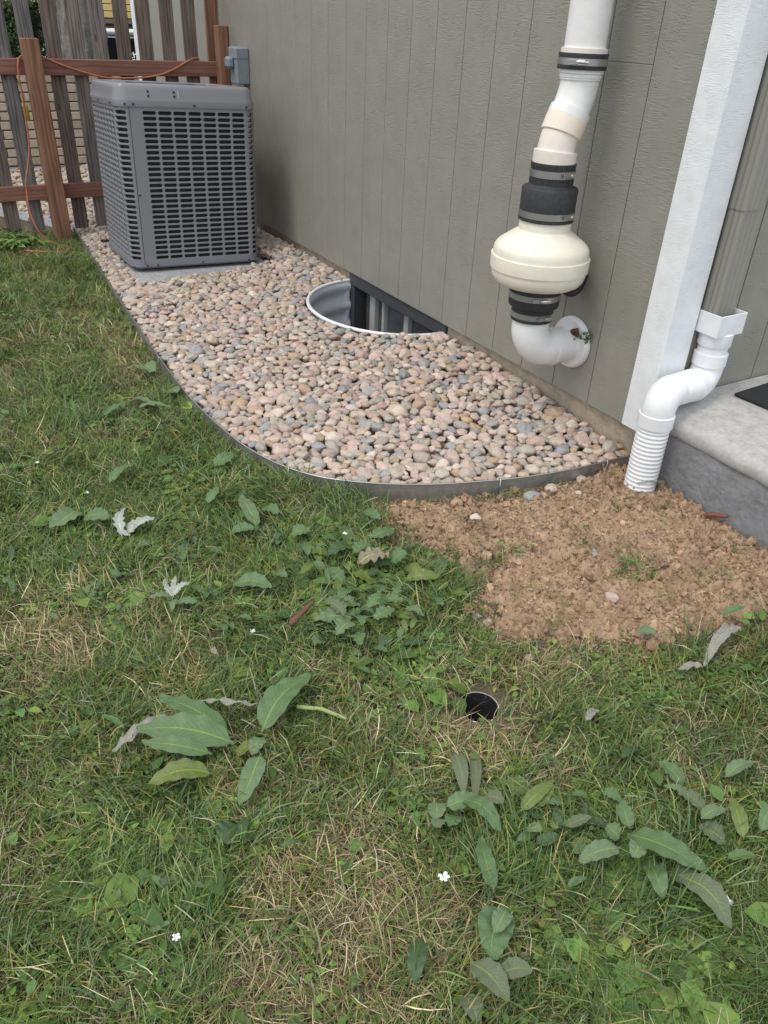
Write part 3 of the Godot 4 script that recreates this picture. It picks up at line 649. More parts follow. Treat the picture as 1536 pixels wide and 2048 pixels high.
func build_ground() -> void:
	var s := Shape.new()
	var x0 := -3.0
	var z0 := -6.9
	var st := 0.03
	var nx := 169
	var nz := 254
	var inset := PackedByteArray()
	inset.resize(nx * nz)
	for j in nz:
		for i in nx:
			var x := x0 + i * st
			var z := z0 + j * st
			var p := Vector2(x, z)
			var d := p - HOLE
			var edge: float = minf(minf(x - x0, z - z0), minf(x0 + st * (nx - 1) - x, z0 + st * (nz - 1) - z))
			var h: float = ground_h(x, z) * clampf(edge / 0.2, 0.0, 1.0)
			h -= 0.012 * exp(-(Vector2(x, z) - HOLE).length_squared() / 0.008)
			s.vert(Vector3(p.x, h, p.y), Vector3.UP)
			inset[j * nx + i] = 1 if (x > 0.6 and poly_dist(Vector2(x, z), bed_poly) < -0.03) else 0
	for j in nz:
		for i in nx:
			var a: Vector3 = s.v[j * nx + maxi(i - 1, 0)]
			var b: Vector3 = s.v[j * nx + mini(i + 1, nx - 1)]
			var c: Vector3 = s.v[maxi(j - 1, 0) * nx + i]
			var d: Vector3 = s.v[mini(j + 1, nz - 1) * nx + i]
			s.n[j * nx + i] = Vector3(-(b.y - a.y) / maxf(b.x - a.x, 0.01), 1.0, -(d.y - c.y) / maxf(d.z - c.z, 0.01)).normalized()
	for j in nz - 1:
		for i in nx - 1:
			var a := j * nx + i
			if inset[a] + inset[a + 1] + inset[a + nx] + inset[a + nx + 1] == 4:
				continue
			var mid := Vector2(x0 + (i + 0.5) * st, z0 + (j + 0.5) * st)
			if mid.distance_to(HOLE) < 0.085:
				continue
			s.face(a, a + 1, a + nx + 1); s.face(a, a + nx + 1, a + nx)
	var x1 := x0 + st * (nx - 1)
	var z1 := z0 + st * (nz - 1)
	var far := 300.0
	# collar of earth round the sunk drain pipe
	var rows := []
	for q in [0.0475, 0.056, 0.070, 0.09, 0.115, 0.14]:
		var row := []
		for i in 40:
			var c: Vector2 = Vector2(cos(TAU * i / 40), sin(TAU * i / 40)) * q
			row.append(Vector3(HOLE.x + c.x, ground_h(HOLE.x + c.x, HOLE.y + c.y) - 0.004 + 0.006 * noise_c.get_noise_2d(HOLE.x + c.x, HOLE.y + c.y) - (0.012 if q > 0.13 else 0.0), HOLE.y + c.y))
		rows.append(row)
	s.grid(rows, Vector3.UP, true)
	s.quad(Vector3(-far, 0, -far), Vector3(x0, 0, -far), Vector3(x0, 0, far), Vector3(-far, 0, far), Vector3.UP)
	s.quad(Vector3(x0, 0, z1), Vector3(far, 0, z1), Vector3(far, 0, far), Vector3(x0, 0, far), Vector3.UP)
	s.quad(Vector3(2.9, 0, -8.6), Vector3(far, 0, -8.6), Vector3(far, 0, z1), Vector3(2.9, 0, z1), Vector3.UP)
	s.quad(Vector3(x0, 0, -8.6), Vector3(2.9, 0, -8.6), Vector3(2.9, -0.005, -6.9), Vector3(x0, -0.005, -6.9), Vector3.UP)
	s.quad(Vector3(x0, -0.4, -10.5), Vector3(far, -0.4, -10.5), Vector3(far, 0, -8.6), Vector3(x0, 0, -8.6), Vector3.UP)
	s.quad(Vector3(x0, -0.4, -far), Vector3(far, -0.4, -far), Vector3(far, -0.4, -10.5), Vector3(x0, -0.4, -10.5), Vector3.UP)
	var o := part("ground", s, M.thatch)
	o.set_meta("kind", "structure")
	tag(o, "earth and thatch under the lawn", "ground")

func soil_edge(x: float, z: float) -> float:
	return poly_dist(Vector2(x, z), soil_poly) + noise_b.get_noise_2d(x * 1.1, z * 1.1) * 0.075 + noise_b.get_noise_2d(x * 4.5 + 2.0, z * 4.5) * 0.035

func soil_h(x: float, z: float) -> float:
	var d := soil_edge(x, z)
	var k := clampf(-d / 0.10 + 0.15, 0.0, 1.0)
	if x > 1.93: k = maxf(k, clampf((z + 0.86) / -0.1, 0.0, 1.0))
	var rise := 0.012 + 0.022 * exp(-((x - 1.90) * (x - 1.90) / 0.05 + (z + 1.45) * (z + 1.45) / 0.07)) - 0.022 * exp(-pow(maxf(-poly_dist(Vector2(x, z), soil_poly), 0.0) / 0.10, 2.0)) * clampf((-1.45 - z) / 0.15, 0.0, 1.0) * clampf((1.85 - x) / 0.2, 0.0, 1.0)
	var lump := noise_b.get_noise_2d(x * 1.8, z * 1.8) * 0.022 + noise_b.get_noise_2d(x * 5.0 + 9.0, z * 5.0) * 0.016 + noise_c.get_noise_2d(x, z) * 0.011
	lump += absf(noise_b.get_noise_2d(x * 3.3 - 4.0, z * 3.3 + 7.0)) * 0.034 - 0.006
	var pit := -0.060 * exp(-((x - 1.245) * (x - 1.245) / 0.0022 + (z + 1.44) * (z + 1.44) / 0.0022))
	return -0.03 + (rise + 0.03 + lump + pit) * smoothstep(0.0, 1.0, k)

func build_soil() -> void:
	var s := Shape.new()
	var st := 0.0065
	var nx := 162
	var nz := 172
	for j in nz:
		for i in nx:
			var x := 0.985 + i * st
			var z := -1.90 + j * st
			s.vert(Vector3(x, soil_h(x, z), z), Vector3.UP)
	for j in nz:
		for i in nx:
			var a: Vector3 = s.v[j * nx + maxi(i - 1, 0)]
			var b: Vector3 = s.v[j * nx + mini(i + 1, nx - 1)]
			var c: Vector3 = s.v[maxi(j - 1, 0) * nx + i]
			var d: Vector3 = s.v[mini(j + 1, nz - 1) * nx + i]
			s.n[j * nx + i] = Vector3(-(b.y - a.y) / (b.x - a.x), 1.0, -(d.y - c.y) / (d.z - c.z)).normalized()
	for j in nz - 1:
		for i in nx - 1:
			var a := j * nx + i
			if maxf(maxf(s.v[a].y, s.v[a + 1].y), maxf(s.v[a + nx].y, s.v[a + nx + 1].y)) < -0.02: continue
			var mid := (s.v[a] + s.v[a + nx + 1]) * 0.5
			if poly_dist(Vector2(mid.x, mid.z), bed_poly) < -0.002: continue
			s.face(a, a + 1, a + nx + 1); s.face(a, a + nx + 1, a + nx)
	var o := part("soil_patch", s, M.soil)
	o.set_meta("kind", "structure")
	tag(o, "patch of freshly dug reddish brown soil beside the stoop", "soil")
	# crumbs
	var r := RandomNumberGenerator.new()
	r.seed = 77
	var lumps := []
	for i in 4: lumps.append(blob(r, 1, 1.1, Vector3(1, 0.7, 0.85), 0.5, true))
	for q in 4:
		var xs: Array[Transform3D] = []
		var cs := PackedColorArray()
		var tries := 0
		while xs.size() < 3200 and tries < 40000:
			tries += 1
			var x := r.randf_range(1.0, 2.025)
			var z := r.randf_range(-1.86, -0.80)
			var dd := soil_edge(x, z)
			if dd > 0.06 or (dd > -0.02 and r.randf() < 0.35 + dd * 9.0): continue
			if poly_dist(Vector2(x, z), bed_poly) < 0.004: continue
			var size: float = 0.0018 + 0.0044 * pow(r.randf(), 2.2) + (0.015 * r.randf() if r.randf() < 0.025 else 0.0)
			var b := Basis.from_euler(Vector3(r.randf() * TAU, r.randf() * TAU, r.randf() * TAU)).scaled(Vector3.ONE * size)
			xs.append(Transform3D(b, Vector3(x, maxf(soil_h(x, z), ground_h(x, z)) + size * 0.25, z)))
			var k := r.randf_range(0.70, 1.25)
			var damp := 0.78 + 0.30 * smoothstep(-0.25, 0.25, noise_b.get_noise_2d(x * 0.45 + 40.0, z * 0.45))
			cs.append(Color(k * damp, k * damp * 0.98, k * damp * 0.95))
		var mm := many("soil_crumbs", lumps[q], M.clod, xs, cs, o)
		mm.set_meta("kind", "stuff")

func many(called: String, me: Mesh, material: Material, xs: Array[Transform3D], cs: PackedColorArray, parent: Node = self) -> MultiMeshInstance3D:
	var m := MultiMesh.new()
	m.transform_format = MultiMesh.TRANSFORM_3D
	m.use_colors = true
	m.mesh = me
	m.instance_count = xs.size()
	for i in xs.size():
		m.set_instance_transform(i, xs[i])
		m.set_instance_color(i, cs[i])
	var o := MultiMeshInstance3D.new()
	o.name = numbered(called) if parent == self else called
	o.multimesh = m
	o.material_override = material
	parent.add_child(o, true)
	return o

# rounded stone or clod: subdivided icosahedron pushed about by noise
func blob(r: RandomNumberGenerator, subdiv: int, rough: float, size: Vector3, cut := 0.0, faceted := false) -> ArrayMesh:
	var g := (1.0 + sqrt(5.0)) / 2.0
	var vs := [Vector3(-1, g, 0), Vector3(1, g, 0), Vector3(-1, -g, 0), Vector3(1, -g, 0), Vector3(0, -1, g), Vector3(0, 1, g), Vector3(0, -1, -g), Vector3(0, 1, -g), Vector3(g, 0, -1), Vector3(g, 0, 1), Vector3(-g, 0, -1), Vector3(-g, 0, 1)]
	var fs := [[0, 11, 5], [0, 5, 1], [0, 1, 7], [0, 7, 10], [0, 10, 11], [1, 5, 9], [5, 11, 4], [11, 10, 2], [10, 7, 6], [7, 1, 8], [3, 9, 4], [3, 4, 2], [3, 2, 6], [3, 6, 8], [3, 8, 9], [4, 9, 5], [2, 4, 11], [6, 2, 10], [8, 6, 7], [9, 8, 1]]
	for q in subdiv:
		var cache := {}
		var nf := []
		for f in fs:
			var mid := []
			for e in 3:
				var a: int = f[e]
				var b: int = f[(e + 1) % 3]
				var key := Vector2i(mini(a, b), maxi(a, b))
				if not cache.has(key):
					cache[key] = vs.size()
					vs.append((vs[a].normalized() + vs[b].normalized()) * 0.5)
				mid.append(cache[key])
			nf.append([f[0], mid[0], mid[2]]); nf.append([f[1], mid[1], mid[0]]); nf.append([f[2], mid[2], mid[1]]); nf.append([mid[0], mid[1], mid[2]])
		fs = nf
	var off := Vector3(r.randf(), r.randf(), r.randf()) * 50.0
	var fl := FastNoiseLite.new()
	fl.seed = r.randi() % 10000
	fl.frequency = 0.9
	fl.fractal_octaves = 2
	var planes := []
	for i in 3: planes.append(Vector3(r.randf_range(-1, 1), r.randf_range(-1, 1), r.randf_range(-1, 1)).normalized())
	var s := Shape.new()
	for p in vs:
		var d: Vector3 = p.normalized()
		var k: float = 1.0 + fl.get_noise_3dv(d * 1.0 + off) * rough
		var w := d * k
		for pl in planes:
			var e: float = w.dot(pl) - (1.0 - cut)
			if e > 0.0: w -= pl * e * 0.85
		s.vert(w * size, Vector3.ZERO)
	for f in fs:
		var a: Vector3 = s.v[f[0]]
		var b: Vector3 = s.v[f[1]]
		var c: Vector3 = s.v[f[2]]
		var nn := (c - a).cross(b - a)
		if nn.dot(a + b + c) < 0.0: nn = -nn
		for i in 3: s.n[f[i]] += nn
	for i in s.n.size(): s.n[i] = s.n[i].normalized()
	if faceted:
		var e := Shape.new()
		for f in fs: e.tri(s.v[f[0]], s.v[f[1]], s.v[f[2]], s.v[f[0]] + s.v[f[1]] + s.v[f[2]])
		return e.mesh()
	for f in fs: s.face(f[0], f[1], f[2])
	return s.mesh()
# ---------------------------------------------------------------- house
func build_house() -> void:
	var h := thing("house", "grey green house wall of grooved vertical siding with white corner boards", "house", Vector3(2.1, 0, -1.66))
	var off := -h.position
	var s := Shape.new()
	s.box(Vector3(5.0855, 1.515, (FAR_Z - 1.66) / 2.0) + off, Vector3(6.0, 2.77, -1.665 - FAR_Z - 0.01), 0.0)
	part("wall_core", s, M.siding, h)
	# planks between the grooves of the long wall
	var z := -1.772
	var edges := [-1.745]
	var g := -1.953
	while g > FAR_Z + 0.15:
		edges.append(g)
		g -= 0.203
	edges.append(FAR_Z + 0.10)
	for i in edges.size() - 1:
		var a: float = edges[i] - 0.0015
		var b: float = edges[i + 1] + 0.0015
		var cuts := [0.135, 1.265, 2.9] if i == 1 else [0.135 - 0.001 * (i % 3), 2.9]
		for c in cuts.size() - 1:
			s = Shape.new()
			s.box(Vector3(WALL_X + 0.0078, (cuts[c] + cuts[c + 1]) / 2.0, (a + b) / 2.0) + off, Vector3(0.0157, cuts[c + 1] - cuts[c] - 0.0006, a - b), 0.0016)
			part("plank", s, M.siding, h)
	# return wall by the stoop
	for i in 9:
		s = Shape.new()
		s.box(Vector3(2.297 + 0.203 * i, 1.58, -1.660) + off, Vector3(0.198, 2.64, 0.014), 0.0016)
		part("plank", s, M.siding, h)
	# corner boards
	s = Shape.new()
	s.box(Vector3(2.066, 1.523, -1.6935) + off, Vector3(0.022, 2.754, 0.105), 0.003)
	part("corner_board", s, M.white_paint, h)
	s = Shape.new()
	s.box(Vector3(2.1215, 1.523, -1.649) + off, Vector3(0.131, 2.75, 0.022), 0.003)
	part("corner_board", s, M.white_paint, h)
	s = Shape.new()
	s.box(Vector3(2.064, 1.523, FAR_Z + 0.045) + off, Vector3(0.022, 2.754, 0.10), 0.003)
	part("corner_board", s, M.white_paint, h)
	# foundation around the window opening
	s = Shape.new()
	s.box(Vector3(2.20, -0.385, (FAR_Z - 3.945) / 2.0) + off, Vector3(0.19, 1.03, -3.945 - FAR_Z), 0.004)
	part("foundation", s, M.foundation, h)
	s = Shape.new()
	s.box(Vector3(2.20, -0.385, (-2.945 - 1.69) / 2.0) + off, Vector3(0.19, 1.03, 2.945 - 1.69), 0.004)
	part("foundation", s, M.foundation, h)
	s = Shape.new()
	s.box(Vector3(2.20, -0.85, -3.445) + off, Vector3(0.188, 0.10, 0.998), 0.004)
	part("foundation", s, M.foundation, h)
	# basement window
	s = Shape.new()
	s.box(Vector3(2.125, 0.094, -3.445) + off, Vector3(0.060, 0.070, 0.996), 0.003)
	s.box(Vector3(2.137, -0.37, -3.918) + off, Vector3(0.070, 0.856, 0.050), 0.003)
	s.box(Vector3(2.137, -0.37, -2.972) + off, Vector3(0.070, 0.856, 0.050), 0.003)
	s.box(Vector3(2.137, -0.775, -3.445) + off, Vector3(0.070, 0.046, 0.894), 0.003)
	var win := part("basement_window", s, M.slate, h)
	s = Shape.new()
	s.box(Vector3(2.36, -0.36, -3.445) + off, Vector3(0.006, 0.99, 1.2), 0.0)
	part("dark_interior", s, M.dark_room, win)
	for q in [[-3.735, 0.058, M.window_white, 2.150], [-3.625, 0.026, M.window_white, 2.156], [-3.372, 0.044, M.window_white, 2.150], [-3.79, 0.03, M.slate, 2.158], [-3.16, 0.02, M.slate, 2.158]]:
		s = Shape.new()
		s.box(Vector3(q[3], -0.345, q[0]) + off, Vector3(0.030, 0.80, q[1]), 0.003)
		part("sash_bar", s, q[2], win)
	for q in [[-3.85, -3.765], [-3.705, -3.640], [-3.61, -3.396], [-3.349, -3.0]]:
		s = Shape.new()
		s.box(Vector3(2.165, -0.345, (q[0] + q[1]) / 2.0) + off, Vector3(0.004, 0.80, q[1] - q[0]), 0.0)
		part("pane", s, M.glass, win)

func build_stoop() -> void:
	var t := thing("concrete_stoop", "grey concrete door stoop with a cracked pale top slab", "stoop", Vector3(2.03, 0, -1.2))
	var off := -t.position
	# body with a rounded upper edge, swept along z
	var prof := [Vector2(2.046, -0.1), Vector2(2.040, 0.10), Vector2(2.036, 0.215)]
	var s := Shape.new()
	var rows := []
	var zs := []
	for k in 61: zs.append(-1.585 + k * 0.035)
	for zz in zs:
		var row := []
		for p in prof:
			row.append(Vector3(p.x + 0.003 * noise_b.get_noise_2d(zz * 0.8, p.y * 3.0), p.y, zz) + off)
		rows.append(row)
	s.grid(rows, Vector3.LEFT)
	s.quad(Vector3(2.045, -0.1, -1.585) + off, Vector3(3.9, -0.1, -1.585) + off, Vector3(3.9, 0.215, -1.585) + off, Vector3(2.037, 0.215, -1.585) + off, Vector3.FORWARD)
	part("rendered_side", s, M.stucco, t)
	s = Shape.new()
	rows = []
	for zz in zs:
		var row := []
		var wob: float = 0.004 * noise_b.get_noise_1d(zz * 2.3)
		for p in [Vector2(2.041, 0.211), Vector2(2.030, 0.216), Vector2(2.028, 0.237), Vector2(2.032, 0.251), Vector2(2.040, 0.261), Vector2(2.054, 0.2675), Vector2(2.08, 0.270), Vector2(2.3, 0.270), Vector2(2.7, 0.271), Vector2(3.9, 0.271)]:
			row.append(Vector3(p.x + wob * (1.0 if p.x < 2.09 else 0.0), p.y + wob * 0.4, zz) + off)
		rows.append(row)
	s.grid(rows, Vector3(-0.5, 1, 0))
	s.quad(Vector3(2.030, 0.215, -1.585) + off, Vector3(3.9, 0.215, -1.585) + off, Vector3(3.9, 0.270, -1.585) + off, Vector3(2.047, 0.264, -1.585) + off, Vector3.FORWARD)
	part("top_slab", s, M.concrete, t)
	s = Shape.new()
	s.box(Vector3(3.02, 0.126, -1.622) + off, Vector3(1.92, 0.279, 0.062), 0.008)
	part("back_strip", s, M.concrete, t)
	var r := RandomNumberGenerator.new()
	r.seed = 5
	# door mat
	var mt := thing("door_mat", "black speckled door mat lying on the stoop", "mat", Vector3(2.38, 0.2715, -1.21))
	s = Shape.new()
	s.box(Vector3(0.27, 0.007, 0.0), Vector3(0.50, 0.012, 0.72), 0.004, Basis(Vector3.UP, 0.06))
	var mm := mat(0.030, 0.031, 0.034, 0.95)
	mm.heightmap_enabled = true; mm.heightmap_texture = M.n_fine; mm.heightmap_scale = 0.6
	triplanar(mm, Vector3(5, 5, 5))
	part("mat_pad", s, mm, mt)

# ---------------------------------------------------------------- neighbour's side
func build_brick_wall() -> void:
	var w := thing("brick_wall", "low tan brick wall with dark mortar behind the fence", "wall", Vector3(1.2, 0, -8.4))
	var s := Shape.new()
	s.box(Vector3(0.3, 0.44, -0.075), Vector3(4.0, 0.86, 0.12), 0.0)
	part("mortar", s, M.mortar, w)
	s = Shape.new()
	s.box(Vector3(0.3, 0.005, -0.06), Vector3(4.02, 0.11, 0.14), 0.01)
	part("footing", s, M.old_concrete, w)
	var stretcher := []
	var header := []
	var r := RandomNumberGenerator.new()
	r.seed = 19
	for i in 3:
		var b := Shape.new()
		b.box(Vector3.ZERO, Vector3(0.190, 0.064, 0.05), 0.004 + 0.001 * i)
		stretcher.append(b.mesh())
		b = Shape.new()
		b.box(Vector3.ZERO, Vector3(0.093, 0.064, 0.05), 0.004 + 0.001 * i)
		header.append(b.mesh())
	for row in 11:
		var y := 0.103 + row * 0.0755
		var x := -1.15 if row % 2 == 0 else -1.10
		while x < 1.65:
			var head := row % 2 == 0
			var wd := 0.103 if head else 0.2
			var o := put("brick", (header if head else stretcher)[r.randi() % 3], M.brick if r.randf() < 0.7 else M.brick_dark, w)
			o.position = Vector3(x + wd / 2.0, y + r.randf_range(-0.001, 0.001), -0.024 + r.randf_range(-0.003, 0.003))
			o.rotation = Vector3(0, r.randf_range(-0.01, 0.01), r.randf_range(-0.008, 0.008))
			x += wd

func build_background() -> void:
	var r := RandomNumberGenerator.new()
	r.seed = 8
	# tree trunk with furrowed bark
	var t := thing("old_tree", "thick tree trunk with pale furrowed bark behind the fence", "tree", Vector3(1.86, -0.2, -9.35))
	var fb := FastNoiseLite.new()
	fb.seed = 4; fb.frequency = 1.0; fb.fractal_type = FastNoiseLite.FRACTAL_RIDGED; fb.fractal_octaves = 2
	var s := Shape.new()
	var rows := []
	var cols := []
	for j in 150:
		var y := j * 0.022
		var row := []
		for i in 96:
			var a := TAU * i / 96
			var ca := cos(a)
			var sa := sin(a)
			var k := fb.get_noise_3d(ca * 2.6, y * 1.1 + 0.3 * noise_a.get_noise_2d(a, y), sa * 2.6)
			var rad := 0.235 + 0.05 * exp(-y * 3.0) + k * 0.042
			row.append(Vector3(ca * rad + 0.02 * sin(y), y, sa * rad))
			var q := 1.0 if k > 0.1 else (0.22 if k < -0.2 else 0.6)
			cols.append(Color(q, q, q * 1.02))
		rows.append(row)
	s.grid(rows, Vector3.ZERO, true)
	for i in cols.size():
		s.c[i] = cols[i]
	part("trunk", s, M.bark, t)
	var crown := Shape.new()
	for i in 2600:
		var d := Vector3(r.randfn(), r.randfn() * 0.6, r.randfn())
		var p := Vector3(0, 4.6, -0.3) + d * 0.95
		if p.y < 3.3: continue
		leaf_speck(crown, p, r.randf_range(0.06, 0.12), r, Color(0.06, 0.10, 0.035))
	part("crown", crown, M.needles, t)
	s = Shape.new()
	for i in 6:
		var a := TAU * i / 6.0
		s.sweep([Vector3(0, 2.9, 0), Vector3(cos(a) * 0.5, 3.8, sin(a) * 0.5), Vector3(cos(a) * 1.1, 4.9, sin(a) * 1.1)], [0.13, 0.09, 0.03], 8)
	part("limb", s, M.bark, t)
	# juniper
	t = thing("juniper_shrub", "dark green juniper shrub growing behind the brick wall", "shrub", Vector3(1.42, -0.15, -9.7))
	s = Shape.new()
	for i in 11000:
		var a := r.randf() * TAU
		var y := pow(r.randf(), 0.8) * 1.5
		var rad := (0.42 - 0.12 * y) * (0.55 + 0.45 * sqrt(r.randf())) * (1.0 + 0.35 * sin(a * 3.0 + y * 6.0))
		var p := Vector3(cos(a) * rad, y, sin(a) * rad)
		var k := r.randf_range(0.6, 1.3)
		leaf_speck(s, p, r.randf_range(0.03, 0.06), r, Color(0.032 * k, 0.066 * k, 0.020 * k))
	part("foliage", s, M.needles, t)
	s = Shape.new()
	s.sweep([Vector3(0, -0.1, 0), Vector3(0.02, 0.9, 0.01)], [0.05, 0.02], 8)
	part("stem", s, M.bark, t)
	# yellow house
	t = thing("yellow_house", "yellow lap sided house with a dark brown garage door", "house", Vector3(5.0, -0.4, -18.0))
	var yel := mat(0.60, 0.47, 0.19, 0.6)
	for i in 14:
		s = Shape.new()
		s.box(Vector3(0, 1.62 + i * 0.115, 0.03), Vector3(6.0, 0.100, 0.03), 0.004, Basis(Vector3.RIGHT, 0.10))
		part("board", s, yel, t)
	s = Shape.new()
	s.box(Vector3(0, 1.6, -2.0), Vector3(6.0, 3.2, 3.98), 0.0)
	part("wall_core", s, mat(0.20, 0.16, 0.08, 0.8), t)  # core coloured dark so the board gaps read as painted lap shadows
	s = Shape.new()
	s.box(Vector3(0, 1.51, 0.06), Vector3(6.1, 0.07, 0.12), 0.005)
	part("trim", s, mat(0.13, 0.10, 0.085, 0.7), t)
	for i in 4:
		s = Shape.new()
		s.box(Vector3(0, 0.19 + i * 0.36, 0.03), Vector3(4.6, 0.35, 0.05), 0.012)
		part("door_panel", s, mat(0.060, 0.034, 0.034, 0.6), t)
	# house with a brown roof
	t = thing("orange_house", "orange tan house under a pinkish brown shingle roof", "house", Vector3(2.6, -0.4, -22.0))
	s = Shape.new()
	s.box(Vector3(-0.6, 0.78, -1.5), Vector3(4.4, 1.6, 3.0), 0.0)
	part("wall", s, mat(0.36, 0.185, 0.080, 0.8), t)
	s = Shape.new()
	s.box(Vector3(-0.6, 1.66, 0.2), Vector3(5.0, 0.14, 0.5), 0.01)
	part("eave", s, mat(0.045, 0.03, 0.03, 0.7), t)
	for i in 8:
		s = Shape.new()
		s.box(Vector3(-0.6, 1.765 + i * 0.085, 0.28 - i * 0.20), Vector3(5.0, 0.03, 0.26), 0.005, Basis(Vector3.RIGHT, 0.40))
		part("shingle_course", s, mat(0.30 + 0.02 * (i % 3), 0.20, 0.185, 0.9), t)
	# parked car seen from behind
	t = thing("parked_car", "white parked car with a black rear window seen through the fence", "car", Vector3(3.35, -0.4, -14.0))
	var paint := mat(0.72, 0.74, 0.77, 0.25)
	paint.clearcoat_enabled = true
	var prof := [[0.0, 0.28, 0.86], [0.0, 0.55, 0.90], [0.0, 0.86, 0.90], [-0.06, 0.95, 0.86], [-0.30, 1.34, 0.70], [-0.42, 1.42, 0.66], [-0.80, 1.455, 0.66], [-1.7, 1.44, 0.66], [-2.5, 1.02, 0.80], [-3.6, 0.90, 0.80], [-4.1, 0.62, 0.78], [-4.15, 0.28, 0.76]]
	s = Shape.new()
	rows = []
	for p in prof:
		rows.append([Vector3(-p[2], 0.28, p[0]), Vector3(-p[2], (p[1] + 0.28) * 0.5, p[0]), Vector3(-p[2] + 0.02, p[1] - 0.04, p[0]), Vector3(-p[2] + 0.08, p[1], p[0]), Vector3(p[2] - 0.08, p[1], p[0]), Vector3(p[2] - 0.02, p[1] - 0.04, p[0]), Vector3(p[2], (p[1] + 0.28) * 0.5, p[0]), Vector3(p[2], 0.28, p[0])])
	for j in rows.size() - 1:
		for i in 7:
			s.quad(rows[j][i], rows[j][i + 1], rows[j + 1][i + 1], rows[j + 1][i], (rows[j][i] + rows[j + 1][i + 1]) * 0.5 - Vector3(0, 0.7, -2.0))
	s.quad(Vector3(-0.86, 0.28, 0), Vector3(0.86, 0.28, 0), Vector3(0.86, 0.3, -4.1), Vector3(-0.86, 0.3, -4.1), Vector3.DOWN)
	part("body", s, paint, t)
	s = Shape.new()
	var tilt := Basis(Vector3.RIGHT, -0.55)
	s.box(Vector3(0, 1.155, -0.155), Vector3(1.30, 0.44, 0.02), 0.006, tilt)
	var glass := mat(0.004, 0.004, 0.006, 0.4)
	glass.metallic_specular = 0.12
	part("rear_window", s, glass, t)
	s = Shape.new()
	s.box(Vector3(0, 1.405, -0.335), Vector3(1.34, 0.045, 0.10), 0.01)
	part("spoiler", s, mat(0.30, 0.34, 0.36, 0.35), t)
	for sx in [-1.0, 1.0]:
		s = Shape.new()
		s.box(Vector3(0.76 * sx, 0.80, 0.005), Vector3(0.20, 0.20, 0.03), 0.01)
		part("tail_light", s, mat(0.35, 0.02, 0.02, 0.2), t)
		for zz in [-0.75, -3.3]:
			s = Shape.new()
			s.sweep([Vector3(0.74 * sx, 0.31, zz), Vector3(0.745 * sx, 0.31, zz), Vector3(0.91 * sx, 0.31, zz), Vector3(0.915 * sx, 0.31, zz)], [0.26, 0.31, 0.31, 0.26], 24)
			part("wheel", s, M.black_metal, t)
	for q in [["hth", 1.12, -0.122], ["NCE", 1.03, -0.068]]:
		var tm := TextMesh.new()
		tm.text = q[0]
		tm.font_size = 28
		tm.pixel_size = 0.0042
		tm.depth = 0.004
		var o := put("window_lettering", tm, mat(0.75, 0.76, 0.78, 0.6), t)
		o.position = Vector3(0.235, q[1], q[2])
		o.rotation.x = -0.55

func leaf_speck(s: Shape, p: Vector3, size: float, r: RandomNumberGenerator, col: Color) -> void:
	var a := Vector3(r.randf_range(-1, 1), r.randf_range(-0.4, 1), r.randf_range(-1, 1)).normalized()
	var b := a.cross(Vector3(r.randf_range(-1, 1), r.randf_range(-1, 1), r.randf_range(-1, 1))).normalized()
	s.col = col
	var nn := a.cross(b)
	var i := s.vert(p - b * size * 0.25, nn)
	var j := s.vert(p + b * size * 0.25, nn)
	var k := s.vert(p + a * size, nn)
	s.face(i, j, k)

# ---------------------------------------------------------------- fence
func build_fence() -> void:
	var f := thing("picket_fence", "wooden picket fence with brown stained posts and rails and weathered grey pickets", "fence", Vector3(0.85, 0, -5.68))
	var off := -f.position
	var r := RandomNumberGenerator.new()
	r.seed = 12
	for q in [[0.851, 1.174, 0.098, 0.0], [2.042, 1.275, 0.066, 0.0], [-1.55, 1.2, 0.098, 0.0]]:
		var s := Shape.new()
		s.box(Vector3(q[0], (q[1] - 0.25) / 2.0, -5.68) + off, Vector3(q[2], q[1] + 0.25, 0.09), 0.004)
		part("post", s, M.stained_wood, f)
	for q in [[-1.9, 2.02, 1.023, 0.089], [-1.9, 2.02, 0.312, 0.089]]:
		var s := Shape.new()
		s.box(Vector3((q[0] + q[1]) / 2.0, q[2], -5.745) + off, Vector3(q[1] - q[0], q[3], 0.038), 0.004)
		part("rail", s, M.stained_rail, f)
	var xs := [0.712, 0.852, 0.9985, 1.139, 1.2815, 1.4245, 1.565, 1.716, 1.8615, 2.017]
	for i in range(1, 18): xs.append(0.712 - i * 0.1435)
	for i in xs.size():
		var s := Shape.new()
		var lean := r.randf_range(-0.006, 0.006)
		s.box(Vector3(xs[i], 0.93, -5.776 + r.randf_range(-0.002, 0.002)) + off, Vector3(0.088 + r.randf_range(-0.002, 0.002), 1.72 + r.randf_range(-0.02, 0.02), 0.018), 0.003, Basis(Vector3.BACK, lean))
		var mm: Material = [M.weathered, M.weathered_brown, M.weathered_blue][r.randi() % 3]
		if i == 9: mm = M.new_wood
		elif i in [7, 8]: mm = M.weathered_brown
		elif i in [3, 4]: mm = M.weathered
		part("picket", s, mm, f)
# ---------------------------------------------------------------- air conditioner
const AC_HX := 0.392
const AC_HZ := 0.342
const AC_R := 0.068

